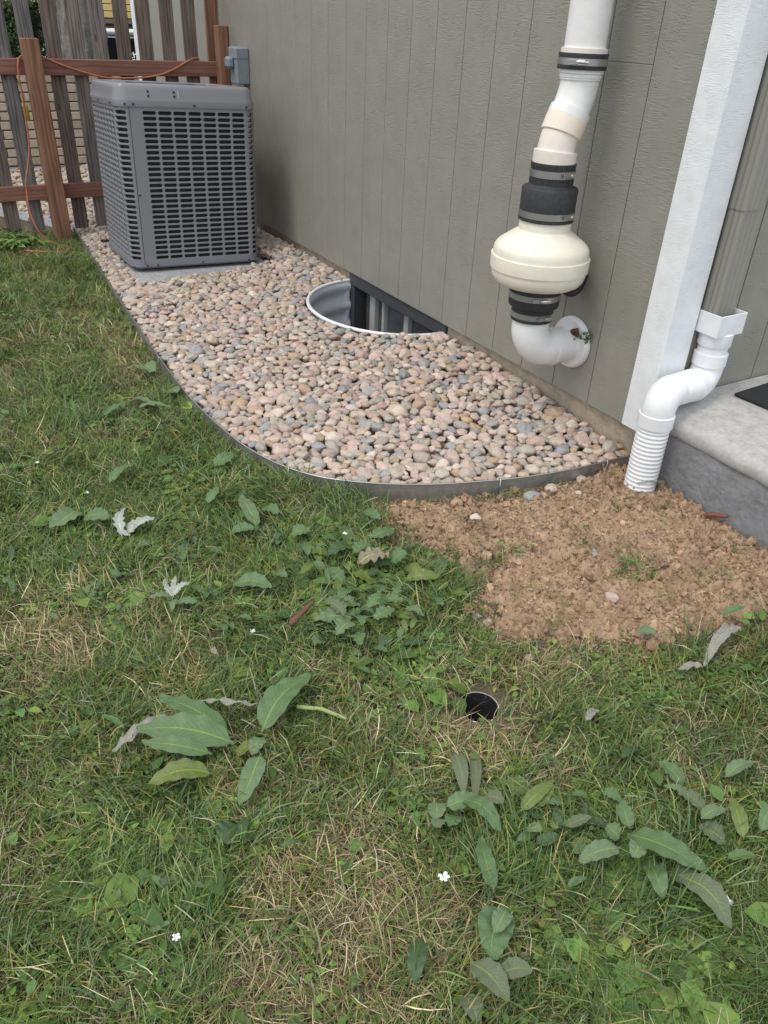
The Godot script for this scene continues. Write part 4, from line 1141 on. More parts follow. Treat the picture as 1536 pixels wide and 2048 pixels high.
func ac_path(s: float) -> Array:
	var l1 := 2.0 * (AC_HZ - AC_R)
	var l2 := 2.0 * (AC_HX - AC_R)
	var arc := PI * AC_R / 2.0
	var turn := 0.0
	for q in 4:
		var l := l1 if q % 2 == 0 else l2
		var c := [Vector2(-AC_HX, -(AC_HZ - AC_R)), Vector2(-(AC_HX - AC_R), AC_HZ), Vector2(AC_HX, AC_HZ - AC_R), Vector2(AC_HX - AC_R, -AC_HZ)][q] as Vector2
		var d := [Vector2(0, 1), Vector2(1, 0), Vector2(0, -1), Vector2(-1, 0)][q] as Vector2
		var nn := [Vector2(-1, 0), Vector2(0, 1), Vector2(1, 0), Vector2(0, -1)][q] as Vector2
		if s <= l or q == 3 and s <= l:
			return [c + d * s, nn]
		s -= l
		if s <= arc:
			var a := s / AC_R
			var m := nn * cos(a) + d * sin(a)
			return [c + d * l - nn * AC_R + m * AC_R, m]
		s -= arc
	return ac_path(minf(s, 0.1))

func ac_point(s: float, y: float, depth: float) -> Array:
	var p := ac_path(s)
	var q: Vector2 = p[0] - p[1] * depth
	return [Vector3(q.x, y, q.y), Vector3(p[1].x, 0, p[1].y)]

func slot_cell(sh: Shape, s0: float, s1: float, y0: float, y1: float, fw: float, fh: float) -> void:
	var cs := (s0 + s1) / 2.0
	var cy := (y0 + y1) / 2.0
	var hw := (s1 - s0) / 2.0
	var hh := (y1 - y0) / 2.0
	var r := hh * fh
	var sw := hw * fw - r
	var inner := []
	var outer := []
	# 16 points round the slot, matched with 16 points on the cell's border
	for k in 8:
		var a := -PI / 2 + PI * k / 7.0
		inner.append(Vector2(sw + r * cos(a), r * sin(a)))
	for k in 8:
		var a := PI / 2 + PI * k / 7.0
		inner.append(Vector2(-sw + r * cos(a), r * sin(a)))
	for k in 8:
		var o := Vector2(hw, lerpf(-hh, hh, clampf((k - 2) / 3.0, 0.0, 1.0)))
		if k == 0: o = Vector2(sw, -hh)
		if k == 1: o = Vector2((sw + hw) * 0.5, -hh)
		if k == 6: o = Vector2((sw + hw) * 0.5, hh)
		if k == 7: o = Vector2(sw, hh)
		outer.append(o)
	for k in 8:
		outer.append(-outer[k])
	var io := []
	var ii := []
	var iw := []
	var ib := []
	for k in 16:
		var po := ac_point(cs + outer[k].x, cy + outer[k].y, 0.0)
		io.append(sh.vert(po[0], po[1]))
		var pe: Vector2 = inner[k] + (inner[k] - Vector2(clampf(inner[k].x, -sw, sw), 0)).normalized() * 0.0016
		var pi_ := ac_point(cs + pe.x, cy + pe.y, 0.0)
		ii.append(sh.vert(pi_[0], pi_[1]))
	for k in 16:
		var l := (k + 1) % 16
		sh.face(io[k], io[l], ii[l]); sh.face(io[k], ii[l], ii[k])
	for k in 16:
		var dir: Vector2 = (inner[k] - Vector2(clampf(inner[k].x, -sw, sw), 0)).normalized()
		var pf := ac_point(cs + inner[k].x, cy + inner[k].y, 0.0025)
		var pb := ac_point(cs + inner[k].x, cy + inner[k].y, 0.012)
		var nf: Vector3 = pf[1]
		var sd := Vector3(nf.z, 0, -nf.x)
		var wn := -(sd * dir.x + Vector3.UP * dir.y)
		iw.append(sh.vert(pf[0], (wn + nf).normalized()))
		ib.append(sh.vert(pb[0], wn))
	for k in 16:
		var l := (k + 1) % 16
		sh.face(ii[k], ii[l], iw[l]); sh.face(ii[k], iw[l], iw[k])
		sh.face(iw[k], iw[l], ib[l]); sh.face(iw[k], ib[l], ib[k])

func plain_strip(sh: Shape, s0: float, s1: float, y0: float, y1: float, n := 1) -> void:
	for k in n:
		var a := ac_point(lerpf(s0, s1, float(k) / n), y0, 0.0)
		var b := ac_point(lerpf(s0, s1, float(k + 1) / n), y0, 0.0)
		var i := sh.vert(a[0], a[1])
		var j := sh.vert(b[0], b[1])
		var c := sh.vert(b[0] + Vector3(0, y1 - y0, 0), b[1])
		var d := sh.vert(a[0] + Vector3(0, y1 - y0, 0), a[1])
		sh.face(i, j, c); sh.face(i, c, d)

func rounded_ring(grow: float, y: float, n := 12) -> Array:
	var out := []
	var hx := AC_HX + grow
	var hz := AC_HZ + grow
	var r: float = maxf(AC_R + grow, 0.02)
	for q in 4:
		var c := [Vector2(-(hx - r), hz - r), Vector2(hx - r, hz - r), Vector2(hx - r, -(hz - r)), Vector2(-(hx - r), -(hz - r))][q] as Vector2
		for k in n + 1:
			var a := PI - q * PI / 2 - (PI / 2) * k / n
			var p := c + Vector2(cos(a), sin(a)) * r
			out.append(Vector3(p.x, y, p.y))
	return out

func build_air_conditioner() -> void:
	var pad := thing("equipment_pad", "pale concrete pad under the air conditioner", "pad", Vector3(1.45, 0, -5.0))
	var s := Shape.new()
	s.box(Vector3(0.015, -0.017, 0.02), Vector3(0.86, 0.092, 1.10), 0.012)
	var pm: StandardMaterial3D = M.concrete.duplicate()
	pm.albedo_color = srgb(0.86, 0.88, 0.94)
	part("slab", s, pm, pad)
	pad.rotation = Vector3(-0.030, -0.016, -0.022)
	var ac := thing("air_conditioner", "grey air conditioner with rows of rounded slots standing on a concrete pad", "air conditioner", Vector3(AC_C.x, 0.045, AC_C.y))
	ac.rotation = Vector3(-0.043, -0.016, -0.030)
	var l1 := 2.0 * (AC_HZ - AC_R)
	var l2 := 2.0 * (AC_HX - AC_R)
	var arc := PI * AC_R / 2.0
	var y0 := 0.045
	var y1 := 0.825
	var rows := 28
	var st := 0.0
	for q in 4:
		var l := l1 if q % 2 == 0 else l2
		s = Shape.new()
		var first := 0.004
		if q == 1:
			plain_strip(s, st + 0.003, st + 0.066, y0, y1)
			first = 0.066
		for c in 7:
			var a := lerpf(st + first, st + l, c / 7.0)
			var b := lerpf(st + first, st + l, (c + 1) / 7.0)
			for k in rows:
				slot_cell(s, a, b, lerpf(y0, y1, float(k) / rows), lerpf(y0, y1, float(k + 1) / rows), 0.88, 0.66)
		for k in rows:   # one column runs round the corner
			slot_cell(s, st + l, st + l + arc, lerpf(y0, y1, float(k) / rows), lerpf(y0, y1, float(k + 1) / rows), 0.70, 0.66)
		plain_strip(s, st + (0.003 if q == 1 else 0.004), st + l + arc, 0.012, y0, 14)
		plain_strip(s, st + (0.003 if q == 1 else 0.004), st + l + arc, y1, 0.862, 14)
		part("louver_panel", s, M.ac_paint, ac)
		st += l + arc
	# coil inside
	s = Shape.new()
	var ra := rounded_ring(-0.030, 0.03)
	var rb := rounded_ring(-0.030, 0.86)
	for i in ra.size():
		var j := (i + 1) % ra.size()
		s.quad(ra[i], ra[j], rb[j], rb[i], ra[i])
	part("coil", s, M.coil, ac)
	s = Shape.new()
	var rr := [rounded_ring(-0.030, -0.004), rounded_ring(-0.030, 0.012), rounded_ring(0.003, 0.012), rounded_ring(0.003, 0.024)]
	for k in 3:
		for i in rr[0].size():
			var j: int = (i + 1) % rr[0].size()
			s.quad(rr[k][i], rr[k][j], rr[k + 1][j], rr[k + 1][i], rr[k][i] - (Vector3(0, 1, 0) if k == 1 else Vector3.ZERO))
	part("base_pan", s, M.ac_paint, ac)
	# top cover
	s = Shape.new()
	var prof := [[0.001, 0.836], [0.004, 0.838], [0.005, 0.844], [0.005, 0.866], [0.003, 0.874], [-0.004, 0.895], [-0.010, 0.920], [-0.016, 0.938], [-0.024, 0.946], [-0.036, 0.950], [-0.070, 0.950], [-0.078, 0.944], [-0.084, 0.915]]
	var rw := []
	for p in prof: rw.append(rounded_ring(p[0], p[1] - 0.0))
	var base := s.v.size()
	s.grid(rw, Vector3.ZERO, true)
	part("top_cover", s, M.ac_cap, ac)
	s = Shape.new()
	s.box(Vector3(0, 0.80, 0), Vector3(0.62, 0.02, 0.54), 0.0)
	part("fan_well", s, M.black_metal, ac)
	s = Shape.new()
	for k in 11:
		var rad := 0.03 + k * 0.023
		var pts := []
		var rd := []
		for i in 41:
			pts.append(Vector3(cos(TAU * i / 40) * rad, 0.938, sin(TAU * i / 40) * rad)); rd.append(0.0022)
		s.sweep(pts, rd, 5, false, false)
	for i in 8:
		var a := TAU * i / 8
		s.sweep([Vector3(cos(a) * 0.03, 0.942, sin(a) * 0.03), Vector3(cos(a) * 0.285, 0.942, sin(a) * 0.285)], [0.003, 0.003], 5)
	part("fan_guard", s, M.black_metal, ac)
	s = Shape.new()
	s.sweep([Vector3(0, 0.81, 0), Vector3(0, 0.88, 0), Vector3(0, 0.885, 0)], [0.07, 0.07, 0.06], 20)
	part("fan_motor", s, M.black_metal, ac)
	for i in 4:
		s = Shape.new()
		s.box(Vector3(0.15, 0.86, 0), Vector3(0.22, 0.004, 0.12), 0.001, Basis(Vector3.RIGHT, 0.4))
		var o := part("fan_blade", s, M.coil, ac)
		o.rotation.y = TAU * i / 4
	# screws along the seams
	var spots := []
	for x in [-0.385, -0.30, 0.03, 0.33]: spots.append([Vector3(x if x > -0.36 else -0.345, 0.852, AC_HZ + 0.006), Vector3.BACK])
	for x in [-0.31, -0.25, 0.02, 0.31]: spots.append([Vector3(x, 0.018, AC_HZ + 0.003), Vector3.BACK])
	spots.append([Vector3(-0.312, 0.40, AC_HZ + 0.001), Vector3.BACK])
	for q in [-0.214, -0.075]:
		spots.append([Vector3(q, 0.914, AC_HZ - 0.0065), Vector3.BACK])
		spots.append([Vector3(q, 0.893, AC_HZ - 0.0005), Vector3.BACK])
	for z in [0.25, -0.05, -0.25]: spots.append([Vector3(-AC_HX - 0.006, 0.852, z), Vector3.LEFT])
	var sm := Shape.new()
	sm.sweep([Vector3.ZERO, Vector3(0, 0, 0.003), Vector3(0, 0, 0.004)], [0.006, 0.006, 0.003], 10, false, true)
	var screw := sm.mesh()
	for q in spots:
		var o := put("screw", screw, M.screw, ac)
		o.position = q[0]
		if q[1] == Vector3.LEFT: o.rotation.y = -PI / 2
	s = Shape.new()
	s.box(Vector3(-0.052, 0.905, AC_HZ - 0.002), Vector3(0.004, 0.038, 0.003), 0.0, Basis(Vector3.BACK, 0.12))
	part("badge_scar", s, mat(0.6, 0.6, 0.62, 0.5), ac)

# ---------------------------------------------------------------- window well
func well_point(phi: float, y: float, grow: float) -> Vector3:
	return Vector3(WELL_C.x - (WELL_B + grow) * sin(phi), y, WELL_C.y - (WELL_A + grow) * cos(phi))

func build_window_well() -> void:
	var t := thing("window_well", "corrugated galvanised window well with a pale rolled rim set in the pebbles", "window well", Vector3(2.1, 0, -3.455))
	var off := -t.position
	var s := Shape.new()
	var rows := []
	for j in 71:
		var y := -0.80 + j * 0.0125
		var row := []
		for i in 49:
			row.append(well_point(PI * i / 48, y, 0.011 * sin((y - 0.075) * TAU / 0.115) - 0.004) + off)
		rows.append(row)
	s.grid(rows, Vector3.ZERO)
	part("well_wall", s, M.galvanised, t)
	s = Shape.new()
	var pts := []
	var rd := []
	for i in 49:
		pts.append(well_point(PI * i / 48, 0.078, 0.0) + off); rd.append(0.0095)
	s.sweep(pts, rd, 10)
	part("rim", s, M.rim_white, t)
	for k in [-1.0, 1.0]:
		s = Shape.new()
		s.box(Vector3(2.085, -0.36, -3.455 + k * (WELL_A + 0.004)) + off, Vector3(0.022, 0.87, 0.022), 0.004)
		part("flange", s, M.galvanised, t)
		for q in 6:
			s = Shape.new()
			s.sweep([Vector3(2.077, 0.03 - q * 0.11, -3.455 + k * (WELL_A + 0.004)) + off, Vector3(2.070, 0.03 - q * 0.11, -3.455 + k * (WELL_A + 0.004)) + off], [0.007, 0.005], 8)
			part("bolt", s, M.steel_band, t)
	s = Shape.new()
	s.box(Vector3(1.88, -0.82, -3.455) + off, Vector3(0.46, 0.03, 0.98), 0.0)
	part("well_floor", s, M.soil, t)

# ---------------------------------------------------------------- radon vent
func clamp_band(parent: Node, at: Vector3, r: float, h: float, screw_turn: float) -> void:
	var s := Shape.new()
	s.sweep([at - Vector3(0, h / 2, 0), at - Vector3(0, h / 2, 0), at + Vector3(0, h / 2, 0), at + Vector3(0, h / 2, 0)], [r - 0.003, r + 0.0015, r + 0.0015, r - 0.003], 40, false, false)
	var band := part("clamp", s, M.steel_band, parent)
	s = Shape.new()
	var d := Vector3(cos(screw_turn), 0, sin(screw_turn))
	var e := Vector3(-d.z, 0, d.x)
	var c := at + d * (r + 0.007)
	s.sweep([c - e * 0.020, c - e * 0.008, c - e * 0.008, c + e * 0.012, c + e * 0.012, c + e * 0.018], [0.0035, 0.0035, 0.008, 0.008, 0.0055, 0.0055], 10)
	part("clamp_screw", s, M.bright_steel, band)
	s = Shape.new()
	s.box(c + e * 0.030 - d * 0.004, Vector3(0.030, h * 0.7, 0.004), 0.001, Basis(e, Vector3.UP, d))
	part("clamp_strap", s, M.steel_band, band)

func turned(parent: Node, called: String, axis: Vector3, prof: Array, m: Material, seg := 48) -> MeshInstance3D:
	var s := Shape.new()
	var pts := []
	var rd := []
	for p in prof:
		pts.append(axis + Vector3(0, p[1], 0)); rd.append(p[0])
	s.sweep(pts, rd, seg)
	return part(called, s, m, parent)

func build_radon_vent() -> void:
	var ax := Vector3(1.87, 0, -2.100)
	var up := Vector3(1.935, 0, -2.108)
	var t := thing("vent_fan", "cream radon vent fan with black rubber couplings and white pipe on the siding", "vent fan", Vector3(1.87, 0.28, -2.1))
	var o := -t.position
	var A := ax + o
	var U := up + o
	# upper pipe and its coupling
	turned(t, "pipe", U, [[0.064, 1.215], [0.064, 2.75]], M.pvc)
	turned(t, "pipe_collar", U, [[0.064, 1.287], [0.072, 1.287], [0.072, 1.30], [0.0635, 1.301]], M.pvc_aged)
	turned(t, "rubber_sleeve", U, [[0.066, 1.243], [0.0765, 1.243], [0.0775, 1.246], [0.0765, 1.252], [0.0765, 1.276], [0.0775, 1.283], [0.0765, 1.287], [0.066, 1.287]], M.rubber)
	clamp_band(t, U + Vector3(0, 1.264, 0), 0.0768, 0.019, PI * 0.74)
	# offset of two elbows
	var s := Shape.new()
	var pts := []
	var rd := []
	for k in 25:
		var q := k / 24.0
		var y := lerpf(1.243, 0.965, q)
		var e := smoothstep(0.12, 0.86, q)
		pts.append(Vector3(lerpf(up.x, ax.x, e), y, lerpf(up.z, ax.z, e)) + o)
		var r := 0.0605
		if q < 0.03: r = 0.070
		elif q < 0.07: r = 0.066
		if q > 0.40 and q < 0.63: r = 0.0665
		if q > 0.80: r = 0.0705
		rd.append(r)
	# keep the steps of the hubs crisp
	var pts2 := []
	var rd2 := []
	for k in pts.size():
		if k > 0 and absf(rd[k] - rd[k - 1]) > 0.002:
			pts2.append(pts[k].lerp(pts[k - 1], 0.15)); rd2.append(rd[k - 1])
		pts2.append(pts[k]); rd2.append(rd[k])
	var bounds := [[0, 0.47, M.pvc], [0.47, 0.63, M.pvc_peach], [0.63, 1.1, M.pvc_aged]]
	for bd in bounds:
		var pp := []
		var rr := []
		for k in pts2.size():
			var q: float = (1.243 - (pts2[k].y - o.y)) / (1.243 - 0.965)
			if q >= bd[0] - 0.001 and q <= bd[1] + 0.043:
				pp.append(pts2[k]); rr.append(rd2[k] + (0.0003 if bd[0] > 0.4 and bd[0] < 0.5 else 0.0))
		s = Shape.new()
		s.sweep(pp, rr, 48)
		part("offset_elbow", s, bd[2], t)
	# reducer coupling above the fan
	turned(t, "rubber_sleeve", A, [[0.066, 0.978], [0.0735, 0.978], [0.0745, 0.970], [0.0735, 0.965], [0.0735, 0.912], [0.078, 0.907], [0.090, 0.903], [0.0935, 0.898], [0.0930, 0.835], [0.0935, 0.807], [0.0945, 0.803], [0.0935, 0.798], [0.085, 0.798]], M.rubber)
	clamp_band(t, A + Vector3(0, 0.946, 0), 0.0742, 0.022, PI * 0.42)
	clamp_band(t, A + Vector3(0, 0.820, 0), 0.0940, 0.020, PI * 0.40)
	# fan housing
	turned(t, "fan_housing", A, [[0.084, 0.805], [0.0875, 0.803], [0.0885, 0.768], [0.092, 0.765], [0.120, 0.746], [0.146, 0.728], [0.157, 0.718], [0.163, 0.708], [0.1655, 0.696], [0.166, 0.682], [0.1715, 0.681], [0.1720, 0.678], [0.1710, 0.640], [0.1705, 0.636], [0.1655, 0.635], [0.165, 0.622], [0.160, 0.604], [0.149, 0.590], [0.130, 0.580], [0.105, 0.574], [0.092, 0.570], [0.084, 0.565], [0.082, 0.545]], M.fan_cream, 64)
	# lower coupling
	turned(t, "rubber_sleeve", A, [[0.080, 0.570], [0.0905, 0.570], [0.0915, 0.564], [0.0905, 0.558], [0.0910, 0.512], [0.088, 0.504], [0.076, 0.499], [0.0745, 0.495], [0.0745, 0.462], [0.0755, 0.458], [0.0745, 0.452], [0.06, 0.452]], M.rubber)
	clamp_band(t, A + Vector3(0, 0.544, 0), 0.0912, 0.020, PI * 0.60)
	clamp_band(t, A + Vector3(0, 0.474, 0), 0.0752, 0.019, PI * 0.47)
	# elbow into the wall
	s = Shape.new()
	pts = []; rd = []
	pts.append(ax + Vector3(0, 0.462, 0) + o); rd.append(0.066)
	pts.append(ax + Vector3(0, 0.430, 0) + o); rd.append(0.067)
	for k in 17:
		var a := (PI / 2) * k / 16
		pts.append(ax + Vector3(0.085 - 0.085 * cos(a), 0.420 - 0.085 * sin(a), 0.012 * k / 16.0) + o); rd.append(0.067)
	var e := ax + Vector3(0.085, 0.335, 0.012) + o
	for q in [[0.012, 0.067], [0.012, 0.0705], [0.028, 0.0705], [0.030, 0.068], [0.075, 0.0675], [0.075, 0.063], [0.135, 0.062]]:
		pts.append(e + Vector3(q[0], 0, 0.02 * q[0])); rd.append(q[1])
	s.sweep(pts, rd, 40)
	part("elbow", s, M.pvc, t)
	s = Shape.new()
	s.sweep([e + Vector3(0.100, 0.004, 0.006), e + Vector3(0.100, 0.004, 0.006), e + Vector3(0.108, 0.004, 0.006), e + Vector3(0.114, 0.004, 0.006), e + Vector3(0.122, 0.004, 0.006)], [0.060, 0.090, 0.097, 0.098, 0.098], 40)
	part("flange", s, M.pvc, t)
	# foam and a sprig stuck behind the flange
	var r := RandomNumberGenerator.new()
	r.seed = 3
	var fm := mat(0.11, 0.062, 0.042, 0.9)
	for i in 9:
		var b := put("foam_lump", blob(r, 2, 0.5, Vector3.ONE, 0.2), fm, t)
		b.scale = Vector3.ONE * r.randf_range(0.006, 0.013)
		b.position = e + Vector3(0.088 + r.randf_range(-0.012, 0.012), 0.055 + r.randf_range(-0.03, 0.020), 0.046 + r.randf_range(-0.02, 0.012))
	# cable behind the fan
	s = Shape.new()
	pts = []; rd = []
	for k in 13:
		var a := PI * k / 12
		pts.append(Vector3(1.97 + 0.105 * sin(a * 0.5), 0.60 - 0.075 * sin(a), -2.12 + 0.045 * k / 12.0) + o); rd.append(0.0145)
	s.sweep(pts, rd, 10)
	part("cable", s, M.rubber, t)
	# grassy sprig
	var g := thing("moss_sprig", "tuft of green moss growing on the siding beside the pipe flange", "moss", Vector3(2.075, 0.385, -2.000))
	s = Shape.new()
	for i in 60:
		leaf_speck(s, Vector3(-0.012 + r.randfn() * 0.010, r.randfn() * 0.012, r.randfn() * 0.013), 0.018, r, Color(0.10, 0.14, 0.05) * r.randf_range(0.6, 1.4))
	part("tuft", s, M.needles, g)

# ---------------------------------------------------------------- downspout and drain pipe
func build_downspout() -> void:
	var t := thing("downspout", "grey green downspout feeding a white plastic drain pipe with two elbows", "downspout", Vector3(1.95, 0.02, -1.52))
	var o := -t.position
	# fluted metal spout
	var s := Shape.new()
	var ring := []
	var x0 := 2.205
	var x1 := 2.293
	var zb := -1.648
	var zf := -1.590
	for k in 6:   # left side with flutes
		var a := lerpf(zb, zf, k / 6.0)
		ring.append(Vector2(x0 + (0.004 if k in [2, 4] else 0.0), a))
	for k in 12:
		ring.append(Vector2(lerpf(x0 + 0.004, x1 - 0.004, k / 11.0), zf - (0.004 if k in [2, 3, 5, 6, 8, 9] else 0.0)))
	ring.append(Vector2(x1, zf - 0.004)); ring.append(Vector2(x1, zb))
	for seg in [[0.53, 0.92, 0.0], [0.90, 2.75, 0.003]]:
		s = Shape.new()
		for i in ring.size():
			var a: Vector2 = ring[i]
			var b: Vector2 = ring[(i + 1) % ring.size()]
			var mid := Vector2((x0 + x1) / 2, (zf + zb) / 2)
			a += (a - mid).normalized() * seg[2]
			b += (b - mid).normalized() * seg[2]
			s.quad(Vector3(a.x, seg[0], a.y) + o, Vector3(b.x, seg[0], b.y) + o, Vector3(b.x, seg[1], b.y) + o, Vector3(a.x, seg[1], a.y) + o, Vector3(a.x + b.x - 2 * mid.x, 0, a.y + b.y - 2 * mid.y))
		part("spout", s, M.spout, t)
	# adapter: open square cup over a round hub
	s = Shape.new()
	var cx := 2.258
	var cz := -1.605
	var hx := 0.062
	var hz := 0.048
	for q in [[Vector3(-hx, 0, 0), Vector3(0.004, 0.072, hz * 2)], [Vector3(hx, 0, 0), Vector3(0.004, 0.072, hz * 2)], [Vector3(0, 0, hz), Vector3(hx * 2 + 0.004, 0.072, 0.004)], [Vector3(0, 0, -hz), Vector3(hx * 2 + 0.004, 0.072, 0.004)]]:
		s.box(Vector3(cx, 0.545, cz) + q[0] + o, q[1], 0.0015)
	s.box(Vector3(cx, 0.511, cz) + o, Vector3(hx * 2 - 0.004, 0.004, hz * 2 - 0.004), 0.001)
	part("adapter", s, M.drain_white, t)
	var C := Vector3(cx, 0, cz) + o
	turned(t, "hub", C, [[0.050, 0.513], [0.0555, 0.510], [0.0555, 0.468], [0.0545, 0.466], [0.047, 0.466]], M.drain_white)
	turned(t, "pipe", C, [[0.0495, 0.47], [0.0495, 0.40]], M.drain_white)
	# upper elbow
	var lo := Vector3(1.953, 0.372, -1.522)
	var hi := Vector3(cx, 0.326, cz)
	var d := (hi - lo).normalized()
	s = Shape.new()
	var pts := [C + Vector3(0, 0.438, 0), C + Vector3(0, 0.438, 0), C + Vector3(0, 0.396, 0), C + Vector3(0, 0.394, 0)]
	var rd := [0.049, 0.0565, 0.0565, 0.053]
	for k in 15:
		var a := (PI / 2) * k / 14
		pts.append(hi + o - d * (0.062 - 0.062 * cos(a)) + Vector3(0, 0.062 - 0.062 * sin(a), 0)); rd.append(0.053)
	pts.append(hi + o - d * 0.066); rd.append(0.053)
	pts.append(hi + o - d * 0.067); rd.append(0.0565)
	pts.append(hi + o - d * 0.108); rd.append(0.0565)
	pts.append(hi + o - d * 0.109); rd.append(0.049)
	s.sweep(pts, rd, 36)
	part("elbow", s, M.drain_white, t)
	# ribbed run between the elbows
	s = Shape.new()
	pts = []; rd = []
	var a0 := hi - d * 0.11
	var a1 := lo + d * 0.07
	for k in 97:
		pts.append(a0.lerp(a1, k / 96.0) + o); rd.append(0.0522 + 0.0016 * sin(k / 96.0 * TAU * 14.0))
	s.sweep(pts, rd, 36, false, false)
	part("ribbed_pipe", s, M.drain_white, t)
	# lower elbow
	s = Shape.new()
	pts = []; rd = []
	pts.append(lo + o + d * 0.081); rd.append(0.050)
	pts.append(lo + o + d * 0.080); rd.append(0.054)
	pts.append(lo + o + d * 0.068); rd.append(0.054)
	for k in 15:
		var a := (PI / 2) * k / 14
		pts.append(lo + o + d * (0.062 - 0.062 * sin(a)) + Vector3(0, -0.062 + 0.062 * cos(a), 0)); rd.append(0.054)
	pts.append(lo + o + Vector3(0, -0.066, 0)); rd.append(0.054)
	pts.append(lo + o + Vector3(0, -0.068, 0)); rd.append(0.0580)
	pts.append(lo + o + Vector3(0, -0.110, 0)); rd.append(0.0580)
	pts.append(lo + o + Vector3(0, -0.111, 0)); rd.append(0.050)
	s.sweep(pts, rd, 36)
	part("elbow", s, M.drain_white, t)
	# ribbed pipe down into the soil
	s = Shape.new()
	pts = []; rd = []
	for k in 161:
		pts.append(Vector3(lo.x - 0.012 * k / 160.0, lerpf(0.265, -0.06, k / 160.0), lo.z + 0.012 * k / 160.0) + o); rd.append(0.0515 + 0.0014 * sin(k / 160.0 * TAU * 22.0))
	s.sweep(pts, rd, 36, false, false)
	part("ribbed_pipe", s, M.drain_white, t)

# ---------------------------------------------------------------- steel edging
func smooth_edge() -> Array:
	var out := []
	for i in range(2, EDGE.size() - 1):
		var p0: Array = EDGE[maxi(i - 1, 2)]
		var p1: Array = EDGE[i]
		var p2: Array = EDGE[i + 1]
		var p3: Array = EDGE[mini(i + 2, EDGE.size() - 1)]
		for k in 8:
			out.append(Vector2(p1[0], p1[1]).cubic_interpolate(Vector2(p2[0], p2[1]), Vector2(p0[0], p0[1]), Vector2(p3[0], p3[1]), k / 8.0))
	out.append(Vector2(2.06, -1.668))
	return out

func strip(s: Shape, pts: Array, y0: float, y1: float, thick: float, o: Vector3) -> void:
	var rows := []
	for i in pts.size():
		var a: Vector2 = pts[maxi(i - 1, 0)]
		var b: Vector2 = pts[mini(i + 1, pts.size() - 1)]
		var t := (b - a).normalized()
		var nn := Vector2(-t.y, t.x)   # towards the lawn
		if nn.dot(Vector2(-1, 1)) < 0.0: nn = -nn
		rows.append([pts[i], nn])
	for i in rows.size() - 1:
		var p: Vector2 = rows[i][0]
		var q: Vector2 = rows[i + 1][0]
		var m: Vector2 = rows[i][1]
		var n2: Vector2 = rows[i + 1][1]
		for side in [1.0, -1.0]:
			var h: float = thick / 2 * side
			var ids := []
			for c in [[p + m * h, y0, m], [q + n2 * h, y0, n2], [q + n2 * h, y1, n2], [p + m * h, y1, m]]:
				ids.append(s.vert(Vector3(c[0].x, c[1], c[0].y) + o, Vector3(c[2].x, 0, c[2].y) * side))
			s.face(ids[0], ids[1], ids[2]); s.face(ids[0], ids[2], ids[3])
		s.quad(Vector3(p.x + m.x * thick / 2, y1, p.y + m.y * thick / 2) + o, Vector3(q.x + n2.x * thick / 2, y1, q.y + n2.y * thick / 2) + o, Vector3(q.x - n2.x * thick / 2, y1, q.y - n2.y * thick / 2) + o, Vector3(p.x - m.x * thick / 2, y1, p.y - m.y * thick / 2) + o, Vector3.UP)

func build_edging() -> void:
	var t := thing("steel_edging", "curved galvanised steel strip edging the pebble bed", "edging", Vector3(1.0, 0, -2.0))
	var o := -t.position
	var pts := smooth_edge()
	var s := Shape.new()
	strip(s, pts, -0.06, 0.052, 0.003, o)
	part("strip", s, M.edging, t)
	s = Shape.new()
	var tp := []
	var rd := []
	for p in pts:
		tp.append(Vector3(p.x, 0.0525, p.y) + o); rd.append(0.0030)
	s.sweep(tp, rd, 6)
	part("rolled_top", s, M.steel_band, t)
	for k in [82, 116, 132, 44]:
		if k >= pts.size() - 2: continue
		s = Shape.new()
		var p: Vector2 = pts[k]
		var d: Vector2 = (pts[k + 1] - pts[k - 1]).normalized()
		var nn := Vector2(-d.y, d.x)
		if nn.dot(Vector2(-1, 1)) < 0.0: nn = -nn
		var c := p + nn * 0.004
		s.sweep([Vector3(c.x - nn.x * 0.012, 0.030, c.y - nn.y * 0.012) + o, Vector3(c.x - nn.x * 0.008, 0.054, c.y - nn.y * 0.008) + o, Vector3(c.x, 0.055, c.y) + o, Vector3(c.x + nn.x * 0.002, 0.02, c.y + nn.y * 0.002) + o, Vector3(c.x + d.x * 0.004, -0.05, c.y + d.y * 0.004) + o], [0.003, 0.003, 0.003, 0.003, 0.003], 7)
		part("stake", s, M.steel_band, t)
	# strip of the bed beyond the fence
	t = thing("steel_edging", "steel edging strip of the pebbles beyond the picket fence", "edging", Vector3(0.4, 0, -6.5))
	s = Shape.new()
	var fp := []
	for q in [[0.955, -5.90], [0.86, -6.15], [0.75, -6.38], [0.63, -6.57], [0.40, -6.74], [0.1, -6.85], [-0.4, -6.95], [-0.9, -7.05]]: fp.append(Vector2(q[0], q[1]))
	strip(s, fp, -0.05, 0.06, 0.003, -t.position)
	part("strip", s, M.galvanised, t)
